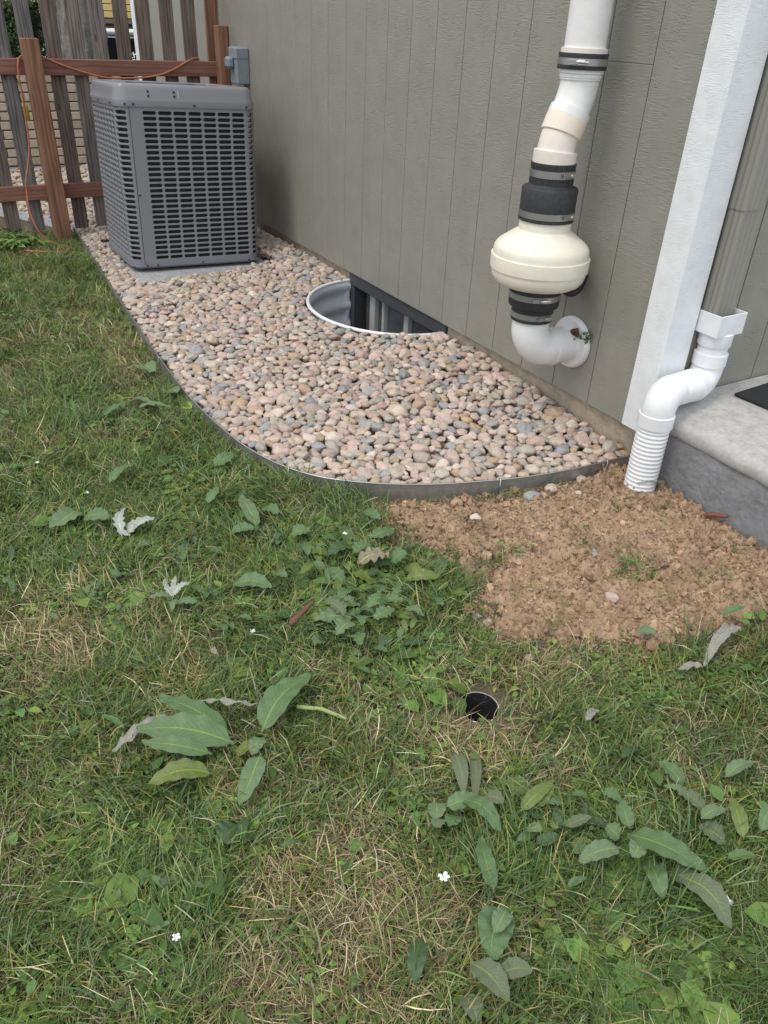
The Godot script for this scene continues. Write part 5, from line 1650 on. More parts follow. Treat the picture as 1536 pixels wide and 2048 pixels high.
# ---------------------------------------------------------------- pebbles
func build_gravel() -> void:
	var hole := PackedVector2Array()
	for i in 33:
		var p := well_point(PI * i / 32, 0, 0.004)
		hole.append(Vector2(p.x, p.z))
	hole.append(Vector2(2.3, hole[32].y)); hole.append(Vector2(2.3, hole[0].y))
	var polys := Geometry2D.clip_polygons(bed_poly, hole)
	var s := Shape.new()
	for poly in polys:
		var ids := Geometry2D.triangulate_polygon(poly)
		for k in range(0, ids.size(), 3):
			var q := []
			for e in 3: q.append(Vector3(poly[ids[k + e]].x, 0.004, poly[ids[k + e]].y))
			s.tri(q[0], q[1], q[2], Vector3.UP)
	var bed := part("gravel_bed", s, M.soil)
	bed.set_meta("kind", "structure")
	tag(bed, "bed of rounded pink, tan and grey river pebbles", "pebble bed")
	var r := RandomNumberGenerator.new()
	r.seed = 404
	var shapes := []
	var dims := []
	for i in 12:
		var fx := r.randf_range(0.62, 0.92)
		var fy := r.randf_range(0.42, 0.72)
		dims.append(Vector3(1.0, fy, fx))
		shapes.append(blob(r, 2, 0.34, Vector3(1.0, fy, fx), 0.07 if i < 8 else 0.22))
	# a height grid on which the stones come to rest one after another
	var gx := -0.92
	var gz := -8.42
	var st := 0.008
	var nx := 380
	var nz := 850
	var H := PackedFloat32Array()
	H.resize(nx * nz)
	H.fill(0.004)
	for j in range(int((-5.53 - gz) / st), int((-4.43 - gz) / st)):
		for i in range(int((1.035 - gx) / st), int((1.895 - gx) / st)): H[j * nx + i] = 0.032
	var found := []
	var zones := [[0.76, 2.10, -5.95, -1.66, 13500, 0.0], [-0.9, 2.6, -8.38, -5.85, 3300, 1.0]]
	for zn in zones:
		var made := 0
		var tries := 0
		while made < zn[4] and tries < zn[4] * 6:
			tries += 1
			var a: float = 0.0180 + 0.0215 * pow(r.randf(), 1.6)
			if r.randf() < 0.10: a *= 1.28
			if zn[5] > 0.5: a *= r.randf_range(1.0, 1.35)
			var k := r.randi() % 12
			var dm: Vector3 = dims[k] * a
			var yaw := r.randf() * TAU
			var best := 1e9
			var bx := 0.0
			var bz := 0.0
			for c in 3:
				var x := r.randf_range(zn[0], zn[1])
				var z := r.randf_range(zn[2], zn[3])
				var p2 := Vector2(x, z)
				if zn[5] < 0.5 and x < 1.2 or zn[5] > 0.5 or z > -2.2:
					if poly_dist(p2, bed_poly) > -a * 0.85: continue
				elif x > 2.10 - a * 0.7: continue
				if z > -3.95 and z < -2.94:
					var e := Vector2((x - WELL_C.x) / (WELL_B + a * 0.7 + 0.008), (z - WELL_C.y) / (WELL_A + a * 0.7 + 0.008))
					if e.length() < 1.0: continue
				if x > 1.055 - a * 0.5 and x < 1.875 + a * 0.4 and z < -4.46 + a * 0.4 and z > -5.50 - a * 0.4: continue
				if zn[5] > 0.5 and x > 2.06 - a and z > FAR_Z - a: continue
				var y := rest(H, nx, nz, gx, gz, st, x, z, dm, yaw, false, 0.0)
				if y < best:
					best = y; bx = x; bz = z
			if best > 1e8: continue
			var lim := 0.046 + 0.044 * smoothstep(1.15, 2.0, bx) * smoothstep(1.75, 2.5, -bz) + 0.010 * noise_a.get_noise_2d(bx * 2.0, bz * 2.0)
			if best > lim: continue
			made += 1
			var y := best - dm.y * 0.12
			rest(H, nx, nz, gx, gz, st, bx, bz, dm, yaw, true, y)
			var tilt := Basis.from_euler(Vector3(r.randfn() * 0.22, yaw, r.randfn() * 0.22))
			found.append([Transform3D(tilt.scaled_local(Vector3.ONE * a), Vector3(bx, y, bz)), k, r.randi() % 16, a])
	# the 300 that show largest are pieces of their own
	var order := []
	for i in found.size():
		var p: Vector3 = found[i][0].origin
		order.append([found[i][3] / p.distance_to(Vector3(0, 1.35, 0)) * (1.0 if p.y > 0.024 else 0.3), i])
	order.sort_custom(func(a, b): return a[0] > b[0])
	var own := {}
	for i in mini(300, order.size()):
		own[order[i][1]] = true
	var lists := []
	var tints := []
	for i in 12:
		var e: Array[Transform3D] = []
		lists.append(e)
		tints.append(PackedColorArray())
	for i in found.size():
		var f: Array = found[i]
		if own.has(i):
			var o := put("pebble", shapes[f[1]], M["pebble%d" % f[2]], bed)
			o.transform = f[0]
		else:
			lists[f[1]].append(f[0])
			var q := pebble_color(f[2])
			var k := r.randf_range(0.82, 1.12)
			tints[f[1]].append(Color(q.r * k, q.g * k * r.randf_range(0.97, 1.03), q.b * k))
	for i in 12:
		var mm := many("pebble_layer", shapes[i], M.pebbles, lists[i], tints[i], bed)
		mm.set_meta("kind", "stuff")
	print("pebbles ", found.size())

func rest(H: PackedFloat32Array, nx: int, nz: int, gx: float, gz: float, st: float, x: float, z: float, dm: Vector3, yaw: float, write: bool, at: float) -> float:
	var ca := cos(yaw)
	var sa := sin(yaw)
	var i0 := int((x - gx - dm.x) / st)
	var i1 := int((x - gx + dm.x) / st) + 1
	var j0 := int((z - gz - dm.x) / st)
	var j1 := int((z - gz + dm.x) / st) + 1
	var y := -1.0
	var sum := 0.0
	var cnt := 0
	for j in range(maxi(j0, 0), mini(j1, nz - 1) + 1):
		for i in range(maxi(i0, 0), mini(i1, nx - 1) + 1):
			var dx := gx + i * st - x
			var dz := gz + j * st - z
			var u := (dx * ca - dz * sa) / dm.x
			var w := (dx * sa + dz * ca) / dm.z
			var d := u * u + w * w
			if d >= 1.0: continue
			var c := dm.y * sqrt(1.0 - d)
			var p := j * nx + i
			if write:
				H[p] = maxf(H[p], at + c)
			else:
				y = maxf(y, H[p] + c)
				sum += H[p] + c; cnt += 1
	if write or cnt == 0: return 1e9 if not write else 0.0
	return lerpf(y, sum / cnt, 0.35)

# ---------------------------------------------------------------- small fittings
func build_disconnect() -> void:
	var t := thing("disconnect_box", "grey electrical disconnect box with conduits on the siding", "electrical box", Vector3(2.08, 1.06, -5.36))
	var s := Shape.new()
	s.box(Vector3(-0.043, 0.006, 0.0), Vector3(0.086, 0.205, 0.122), 0.006)
	part("box_body", s, M.grey_box, t)
	s = Shape.new()
	s.box(Vector3(-0.046, 0.074, 0.0), Vector3(0.092, 0.072, 0.128), 0.010)
	part("cover", s, M.grey_box, t)
	s = Shape.new()
	s.box(Vector3(-0.106, 0.022, -0.015), Vector3(0.046, 0.066, 0.072), 0.014)
	part("handle", s, M.grey_box, t)
	for q in [-0.035, 0.035]:
		s = Shape.new()
		s.sweep([Vector3(-0.04, -0.11, q), Vector3(-0.04, -0.40, q), Vector3(-0.08, -0.58, q + 0.05), Vector3(-0.25, -0.66, q + 0.10)], [0.014, 0.014, 0.014, 0.014], 12)
		part("conduit", s, M.black_metal if q < 0 else M.grey_box, t)

func tube_along(pts: Array, r: float, seg := 8) -> Shape:
	var cv := Curve3D.new()
	for i in pts.size():
		var a: Vector3 = pts[maxi(i - 1, 0)]
		var b: Vector3 = pts[mini(i + 1, pts.size() - 1)]
		var h := (b - a) * 0.18
		cv.add_point(pts[i], -h, h)
	cv.bake_interval = 0.015
	var bp := cv.get_baked_points()
	var ps := []
	var rd := []
	for p in bp:
		ps.append(p); rd.append(r)
	var s := Shape.new()
	s.sweep(ps, rd, seg)
	return s

func build_cord() -> void:
	var pts := [Vector3(1.905, 1.058, -5.735), Vector3(1.900, 1.081, -5.745), Vector3(1.872, 1.085, -5.735), Vector3(1.811, 1.066, -5.715), Vector3(1.706, 1.016, -5.715), Vector3(1.587, 0.981, -5.715), Vector3(1.431, 0.968, -5.715), Vector3(1.284, 0.970, -5.715), Vector3(1.18, 0.989, -5.715), Vector3(1.038, 1.031, -5.715), Vector3(0.915, 1.078, -5.735), Vector3(0.85, 1.085, -5.75), Vector3(0.800, 1.078, -5.735), Vector3(0.772, 1.05, -5.70), Vector3(0.760, 0.98, -5.69), Vector3(0.757, 0.80, -5.695), Vector3(0.742, 0.58, -5.70), Vector3(0.688, 0.40, -5.69), Vector3(0.678, 0.33, -5.69), Vector3(0.668, 0.23, -5.66), Vector3(0.69, 0.11, -5.62), Vector3(0.745, 0.035, -5.60), Vector3(0.81, 0.022, -5.53), Vector3(0.84, 0.020, -5.45), Vector3(0.79, 0.022, -5.36), Vector3(0.70, 0.03, -5.35), Vector3(0.62, 0.03, -5.40), Vector3(0.55, 0.022, -5.48), Vector3(0.52, 0.006, -5.55)]
	var o := part("extension_cord", tube_along(pts, 0.0055), M.cord)
	tag(o, "orange extension cord draped over the fence rail and hanging to the grass", "cord")
	var t := thing("cord_plug", "yellow plug hanging on a yellow cord behind the fence post", "plug", Vector3(0.775, 0.775, -5.812))
	part("cord", tube_along([Vector3(-0.035, 0.29, 0.01), Vector3(-0.02, 0.2, 0), Vector3(0.005, 0.10, 0), Vector3(0.0, 0.03, 0)], 0.005), M.plug, t)
	var s := Shape.new()
	s.sweep([Vector3(0, 0.04, 0), Vector3(0, 0.03, 0), Vector3(0, 0.0, 0), Vector3(0, -0.05, 0), Vector3(0, -0.055, 0)], [0.008, 0.018, 0.021, 0.021, 0.017], 14)
	part("plug_body", s, M.plug, t)

func build_drain() -> void:
	var t := thing("drain_pipe", "open end of a black lined white drain pipe sunk in the lawn", "drain pipe", Vector3(HOLE.x, 0, HOLE.y))
	var s := Shape.new()
	s.sweep([Vector3(0, -0.32, 0), Vector3(0, -0.002, 0), Vector3(0, -0.0018, 0)], [HOLE_R + 0.0016, HOLE_R + 0.0016, HOLE_R - 0.0005], 40, false, false)
	var dw: StandardMaterial3D = M.drain_white
	part("outer_wall", s, dw, t)
	s = Shape.new()
	var rows := []
	for j in 12:
		var row := []
		for i in 40:
			row.append(Vector3(cos(TAU * i / 40) * HOLE_R * 0.995, -0.003 - j * 0.03, sin(TAU * i / 40) * HOLE_R * 0.995))
		rows.append(row)
	s.grid(rows, Vector3.ZERO, true, true)
	part("inner_wall", s, mat(0.032, 0.033, 0.036, 0.35), t)
	var r := RandomNumberGenerator.new()
	r.seed = 2
	s = Shape.new()
	rows = []
	for j in 14:
		var row := []
		for i in 24:
			var q := j / 13.0
			var p := Vector2(cos(TAU * i / 24), sin(TAU * i / 24)) * q * HOLE_R * 0.98
			row.append(Vector3(p.x, -0.14 - p.x * 0.2 + 0.5 * p.y + noise_c.get_noise_2d(p.x + 4.0, p.y) * 0.02, p.y))
		rows.append(row)
	s.grid(rows, Vector3.UP, true)
	part("soil_plug", s, M.soil, t)

func build_rocks() -> void:
	var r := RandomNumberGenerator.new()
	r.seed = 91
	var tone := {"b": 8, "t": 2, "p": 6, "w": 9, "g": 4, "s": 15}
	var words := ["smooth blue grey river stone on the soil against the edging", "tan river stone beside the blue grey stone", "pinkish stone perched against the edging near the drain pipe", "small whitish stone just below the edging stones", "pinkish white stone in the middle of the dug soil", "grey stone half sunk in the soil above the pinkish white one", "pinkish stone at the grassy left edge of the soil", "whitish angular stone on the soil below the edging", "small grey stone beside the pinkish one at the grass edge", "tan stone at the front edge of the soil by the grass", "round lump of earth leaning on the steel edging", "earth lump near the grassy end of the edging", "earth lump where the edging meets the grass", "small tan stone between the earth lumps by the edging", "pinkish stone near the curled dead leaf", "earth lump near the curled dead leaf", "earth lump beside the dark pit in the soil", "earth lump right of the grass tuft in the soil"]
	for n in ROCKS.size():
		var q: Array = ROCKS[n]
		var a: float = q[2] / 2.0
		var sh := blob(r, 2, 0.35, Vector3(1, 0.62, 0.75) if q[3] != "s" else Vector3(1, 0.85, 0.9), 0.2)
		var o := put("earth_lump" if q[3] == "s" else "river_stone", sh, M.soil if q[3] == "s" else M["pebble%d" % tone[q[3]]])
		var y := maxf(soil_h(q[0], q[1]), ground_h(q[0], q[1]))
		o.transform = Transform3D(Basis.from_euler(Vector3(0.1, r.randf() * TAU if q[3] != "b" else -0.5, 0.1)).scaled_local(Vector3.ONE * a), Vector3(q[0], y + a * 0.36, q[1]))
		tag(o, words[n], "earth" if q[3] == "s" else "stone", "lumps on the dug soil" if q[3] == "s" else "stones on the dug soil")

# ---------------------------------------------------------------- weeds
func leaf_shape(base: Vector3, tip: Vector3, width: float, r: RandomNumberGenerator, style: String, kind: String) -> Shape:
	var s := Shape.new()
	var ax := tip - base
	var len := ax.length()
	ax /= len
	var sd := Vector3(-ax.z, 0, ax.x).normalized()
	var arch := len * r.randf_range(0.06, 0.16)
	var fold := r.randf_range(0.05, 0.30)
	var twist := r.randf_range(-0.30, 0.30)
	var bend := r.randf_range(-0.10, 0.10) * len
	var dry := kind == "dry" or kind == "tan"
	var ph := r.randf() * 9.0
	var nt := 25
	var nw := 9
	var rows := []
	for j in nt:
		var t := j / float(nt - 1)
		var w := pow(sin(PI * pow(t, 0.80 if style != "thistle" else 0.85)), 0.62) * width * 0.5
		if t < 0.10: w = maxf(width * 0.05, w * smoothstep(0.03, 0.11, t))
		if t >= 0.999: w = 0.0006
		if style == "thistle": w *= 0.55 + 0.55 * absf(sin(t * 19.0 + ph)) * (0.75 + 0.35 * sin(t * 7.0 + ph * 2.0))
		else: w *= 1.0 + 0.025 * sin(t * 29.0 + ph) + 0.012 * sin(t * 63.0)
		var c := base + ax * len * t + sd * bend * sin(PI * t)
		c.y += arch * sin(PI * minf(t * 1.1, 1.0)) 
		var row := []
		for i in nw:
			var u := (i / float(nw - 1)) * 2.0 - 1.0
			var wave := sin(t * 26.0 + ph + (0.0 if u < 0 else 1.7)) * u * u * width * (0.05 if not dry else 0.09)
			var p := c + sd * w * u
			p.y += absf(u) * w * fold + u * w * twist + wave
			if dry: p.y += noise_c.get_noise_2d(p.x * 0.7, p.z * 0.7) * 0.010
			p.y = maxf(p.y, 0.012)
			row.append(p)
		rows.append(row)
	var h := rows.size()
	s.grid(rows, Vector3.UP)
	# texture runs along the leaf
	for j in h:
		for i in nw:
			s.t[j * nw + i] = Vector2(j / float(nt - 1), i / float(nw - 1))
	return s

func build_weeds() -> void:
	var r := RandomNumberGenerator.new()
	r.seed = 55
	for p in PLANTS + MATS:
		var kind: String = p[0]
		var nm: String = {"dock": "dock_plant", "wilt": "wilted_weed", "thistle": "thistle_plant", "patch": "weed_patch"}[kind]
		var t := thing(nm, p[3], "weed", Vector3(p[1], 0, p[2]))
		var n := 0
		for q in p[4]:
			var lift := 0.042 + 0.007 * (n % 4) + r.randf() * 0.008
			if kind == "dock" and n < 3: lift += 0.018
			if kind == "patch": lift = r.randf_range(0.024, 0.048)
			var s := leaf_shape(Vector3(q[0], lift - 0.012, q[1]) - t.position, Vector3(q[2], lift, q[3]) - t.position, q[4], r, kind if kind != "patch" or n % 3 > 0 else "thistle", q[5])
			part("leaf", s, M["leaf_" + q[5]], t)
			n += 1
		if kind == "dock":
			var s := Shape.new()
			s.sweep([Vector3(0, -0.02, 0), Vector3(0, 0.03, 0.004)], [0.009, 0.005], 8)
			part("crown", s, M.leaf_y, t)
	var words := ["slim green leaf pointing up behind the white thistle", "broad pale leaf lying left of the white thistle", "short green leaf touching the white thistle", "pale oval leaf on a long stalk in the middle of the lawn", "pointed green leaf beside the pale stalked leaf", "narrow green leaf lying below the pale stalked leaf", "long flat green leaf lying right of the torn thistle top", "oval green leaf between the pale stalked leaf and the soil", "small yellowish leaf standing between the thistle clump and the flat leaf", "small green leaf standing behind the pale stalked leaf", "green leaf lying against the curve of the steel edging", "upright dark green leaf above the stacked dock leaves", "yellow green leaf standing right of the crumpled weed bunch", "curled pale leaf below the yellow green standing leaf", "green leaf beside the heap of torn weeds, cut by the picture edge", "dusty curled leaf left of the dock plant with the glossy leaf", "yellow green leaf leaning beside the standing one", "dark green leaf tucked left of the glossy dock plant", "long yellowish leaf lying on the soil edge by the tan dead leaf", "round green leaf beside the tan dead leaf", "wide green leaf lying where the soil meets the edging grass", "green leaf hanging against the edging where the soil starts", "small green leaf lying beside the flat green leaf", "round pale leaf standing by the far straight edging", "small pale leaf lying by the edging bend", "thin pale leaf crossing the cut leaves near the edging bend", "thin green leaf among the cut leaves near the edging bend", "long thin pale leaf lying nearest the edging bend", "pale leaf lying on the grassy lip of the soil", "narrow green leaf by the long curled dead leaf", "dark leaf half hidden in grass right of the drain hole", "small green leaf half hidden below the fanned dock plant", "small green leaf beside the crumpled silvery dead leaf"]
	for n in LOOSE.size():
		var q: Array = LOOSE[n]
		var lift := r.randf_range(0.044, 0.060)
		var s := leaf_shape(Vector3(0, lift - 0.01, 0), Vector3(q[2] - q[0], lift + r.randf_range(0.0, 0.02), q[3] - q[1]), q[4], r, "dock", q[5])
		var o := part("loose_leaf", s, M["leaf_" + q[5]])
		o.position = Vector3(q[0], 0, q[1])
		tag(o, words[n], "leaf", "loose leaves on the lawn")
	var dw := ["crumpled silvery dead leaf poking out beneath the fanned dock plant", "long thin grey dead leaf behind the fanned dock plant", "long curled grey dead leaf lying by the edge of the soil", "short grey dead leaf end beside the long curled one", "crumpled tan dead leaf near the thistle clump", "small grey dead scrap right of the drain hole", "tiny tan leaf scrap in the grass"]
	for i in DRY.size():
		var q: Array = DRY[i]
		var s := leaf_shape(Vector3(0, 0.045, 0), Vector3(q[2] - q[0], 0.050, q[3] - q[1]), q[4], r, "dock", q[5])
		var o := part("dead_leaf", s, M["leaf_" + q[5]])
		o.position = Vector3(q[0], 0, q[1])
		tag(o, dw[i], "leaf", "dead leaves on the lawn")

func build_small_things() -> void:
	var r := RandomNumberGenerator.new()
	r.seed = 66
	var wood := mat(0.16, 0.075, 0.045, 0.85)
	var s := Shape.new()
	var a := Vector3(TWIG[0], 0.045, TWIG[1])
	var b := Vector3(TWIG[2], 0.040, TWIG[3])
	s.sweep([a, a.lerp(b, 0.12), a.lerp(b, 0.3) + Vector3(0, 0.004, 0.003), a.lerp(b, 0.6), a.lerp(b, 0.85) + Vector3(0.002, 0.002, 0), b], [0.003, 0.010, 0.007, 0.0075, 0.005, 0.002], 8)
	tag(part("broken_twig", s, wood), "broken brown twig lying in the grass near the thistle clump", "twig")
	s = Shape.new()
	a = Vector3(2.005, 0.030, -1.285)
	b = Vector3(2.022, 0.060, -1.215)
	s.sweep([a, a.lerp(b, 0.4) + Vector3(0, 0.004, 0), b], [0.006, 0.008, 0.005], 8)
	tag(part("wood_chip", s, mat(0.22, 0.075, 0.045, 0.8)), "reddish wood chip sticking out of the soil against the stoop", "wood chip")
	# stalk
	s = Shape.new()
	s.sweep([Vector3(0.485, 0.045, -1.13), Vector3(0.53, 0.048, -1.095), Vector3(0.568, 0.04, -1.051)], [0.005, 0.005, 0.004], 7)
	tag(part("cut_stalk", s, mat(0.30, 0.36, 0.14, 0.6)), "pale green cut stalk lying beside the fanned dock plant", "stalk")
	# white flowers
	var white := mat(0.80, 0.82, 0.78, 0.6)
	white.backlight_enabled = true
	white.backlight = Color(0.4, 0.4, 0.4)
	var fw := ["open white flower beside the upright dark green leaf", "tiny white flower near the oval leaf by the soil", "tiny white flower far back in the plain lawn", "tiny white flower behind the slim green leaf", "tiny white flower between the torn thistle top and the twig", "tiny white flower bud alone in the front grass"]
	for q in FLOWERS:
		var t := thing("bindweed_flower", fw[FLOWERS.find(q)], "flower", Vector3(q[0], 0.048, q[1]), "white flowers in the lawn")
		t.scale = Vector3.ONE * (0.85 if q == FLOWERS[0] else 0.6)
		for k in 5:
			var an := TAU * k / 5 + r.randf()
			var d := Vector3(cos(an), 0, sin(an))
			s = Shape.new()
			var sd := Vector3(-d.z, 0, d.x)
			s.grid([[d * 0.001 - sd * 0.001, d * 0.001, d * 0.001 + sd * 0.001], [d * 0.006 - sd * 0.0045 + Vector3(0, 0.004, 0), d * 0.006 + Vector3(0, 0.003, 0), d * 0.006 + sd * 0.0045 + Vector3(0, 0.004, 0)], [d * 0.012 - sd * 0.003 + Vector3(0, 0.005, 0), d * 0.012 + Vector3(0, 0.005, 0), d * 0.012 + sd * 0.003 + Vector3(0, 0.005, 0)]], Vector3.UP)
			part("petal", s, white, t)
		s = Shape.new()
		s.sweep([Vector3(0, 0, 0), Vector3(0.004, -0.045, 0.003)], [0.0015, 0.0012], 5)
		part("stalk", s, M.leaf_g, t)
	# feather
	var t := thing("feather", "small white downy feather lying on the grass", "feather", Vector3(0.955, 0.045, -0.345))
	s = Shape.new()
	s.sweep([Vector3(-0.016, 0, 0.004), Vector3(0.018, 0.006, -0.006)], [0.0008, 0.0004], 5)
	part("quill", s, white, t)
	s = Shape.new()
	for i in 130:
		var u := r.randf()
		var p := Vector3(-0.012, 0, 0.003).lerp(Vector3(0.018, 0.006, -0.006), u)
		s.col = Color(0.72, 0.76, 0.76)
		var d := Vector3(0.5, r.randf_range(-0.2, 0.5), (1.0 if i % 2 == 0 else -1.0) * 0.9).normalized() * r.randf_range(0.006, 0.011)
		s.face(s.vert(p, Vector3.UP), s.vert(p + Vector3(0.0014, 0, 0), Vector3.UP), s.vert(p + d, Vector3.UP))
	part("barbs", s, M.needles, t)
	# leaf stuck at the foot of the drain pipe
	var q := leaf_shape(Vector3(-0.055, 0.0, 0.015), Vector3(0.045, -0.005, 0.065), 0.055, r, "dock", "k")
	var o := part("stuck_leaf", q, M.leaf_d)
	o.position = Vector3(1.948, 0.060, -1.518)
	tag(o, "torn green leaf wrapped round the foot of the white drain pipe", "leaf")
# ---------------------------------------------------------------- grass
func dryness(x: float, z: float) -> float:
	var d := 0.26 + noise_a.get_noise_2d(x * 2.2 + 31.0, z * 2.2) * 0.60 + noise_b.get_noise_2d(x * 0.7, z * 0.7 + 5.0) * 0.34
	for q in DRY_SPOTS:
		var e: float = (x - q[0]) * (x - q[0]) + (z - q[1]) * (z - q[1])
		d += q[3] * exp(-e / (q[2] * q[2]))
	for q in LUSH_SPOTS:
		var e: float = (x - q[0]) * (x - q[0]) + (z - q[1]) * (z - q[1])
		d -= q[3] * 0.8 * exp(-e / (q[2] * q[2]))
	return clampf(d, 0.0, 1.0)

# a tuft of blades: count, shortest, longest, width, lean at foot, lean at tip, spread, colours
func tuft(r: RandomNumberGenerator, count: int, l0: float, l1: float, width: float, th0: float, th1: float, spread: float, palette: Array, heading := 0.0, scatter := PI) -> Shape:
	var s := Shape.new()
	for b in count:
		var len := lerpf(l0, l1, r.randf())
		var az := heading + r.randf_range(-scatter, scatter)
		var a0 := th0 * r.randf_range(0.2, 1.4)
		var a1 := th1 * r.randf_range(0.55, 1.25)
		var rr := sqrt(r.randf()) * spread
		var pa := r.randf() * TAU
		var p := Vector3(cos(pa) * rr, r.randf_range(-0.004, 0.004), sin(pa) * rr)
		var w := width * r.randf_range(0.55, 1.35)
		var q: Color = palette[r.randi() % palette.size()]
		var k := r.randf_range(0.68, 1.32)
		s.col = Color(q.r * k, q.g * k, q.b * k)
		var roll := r.randf_range(-1.0, 1.0)
		var swerve := r.randf_range(-0.7, 0.7)
		var n := 3
		var cutoff := 0.55 if r.randf() < 0.4 else 0.94   # mown tips stay blunt
		var prev := Vector2i(-1, -1)
		for j in n + 1:
			var t := j / float(n)
			var th := lerpf(a0, a1, t)
			var az2 := az + swerve * t
			var d := Vector3(cos(az2) * sin(th), cos(th), sin(az2) * sin(th))
			var sd := Vector3(-sin(az2), 0, cos(az2)).rotated(d, roll)
			var nn := d.cross(sd)
			if nn.y < 0.0: nn = -nn
			var ww := w * 0.5 * (1.0 - t * t * cutoff)
			var i := s.vert(p - sd * ww, nn)
			var m := s.vert(p + sd * ww, nn)
			if j > 0:
				s.face(prev.x, prev.y, m); s.face(prev.x, m, i)
			prev = Vector2i(i, m)
			p += d * len / n
			p.y = maxf(p.y, 0.002)
	return s

func weedlet(r: RandomNumberGenerator, count: int, size: float, palette: Array) -> Shape:
	var s := Shape.new()
	for b in count:
		var az := r.randf() * TAU
		var th := r.randf_range(0.5, 1.35)
		var st := r.randf_range(0.012, 0.036)
		var d := Vector3(cos(az) * sin(th), cos(th), sin(az) * sin(th))
		var foot := Vector3(r.randfn() * 0.012, 0, r.randfn() * 0.012)
		var p := foot + d * st
		var out := Vector3(cos(az), r.randf_range(-0.25, 0.35), sin(az)).normalized()
		var sd := Vector3(-sin(az), r.randf_range(-0.35, 0.35), cos(az)).normalized()
		var nn := sd.cross(out).normalized()
		if nn.y < 0.0: nn = -nn
		var q: Color = palette[r.randi() % palette.size()]
		var k := r.randf_range(0.75, 1.25)
		s.col = Color(q.r * k, q.g * k, q.b * k)
		var l := size * r.randf_range(0.6, 1.3)
		var w := l * r.randf_range(0.22, 0.42)
		var rows := []
		for j in 4:
			var t := j / 3.0
			var hw: float = w * [0.15, 1.0, 0.85, 0.05][j]
			var c := p + out * l * t - Vector3(0, 1, 0) * l * t * t * 0.28
			rows.append([c - sd * hw + nn * hw * 0.25, c, c + sd * hw + nn * hw * 0.25])
		s.grid(rows, nn)
		var e := Vector3(0.0007, 0, 0.0007)
		s.face(s.vert(foot - e, Vector3.UP), s.vert(foot + e, Vector3.UP), s.vert(p, Vector3.UP))
	return s

# joins a tuft, moved to its place, to a large mesh
func plant(into: Shape, one: Shape, at: Transform3D, tint: Color) -> void:
	var start := into.v.size()
	into.v.append_array(at * one.v)
	into.n.append_array(Transform3D(at.basis.orthonormalized(), Vector3.ZERO) * one.n)
	var cs := one.c.duplicate()
	for i in cs.size(): cs[i] = cs[i] * tint
	into.c.append_array(cs)
	var xs := one.ix.duplicate()
	for i in xs.size(): xs[i] += start
	into.ix.append_array(xs)

func field_mesh(s: Shape) -> ArrayMesh:
	var ar := []
	ar.resize(Mesh.ARRAY_MAX)
	ar[Mesh.ARRAY_VERTEX] = s.v
	ar[Mesh.ARRAY_NORMAL] = s.n
	ar[Mesh.ARRAY_COLOR] = s.c
	ar[Mesh.ARRAY_INDEX] = s.ix
	var me := ArrayMesh.new()
	me.add_surface_from_arrays(Mesh.PRIMITIVE_TRIANGLES, ar)
	return me

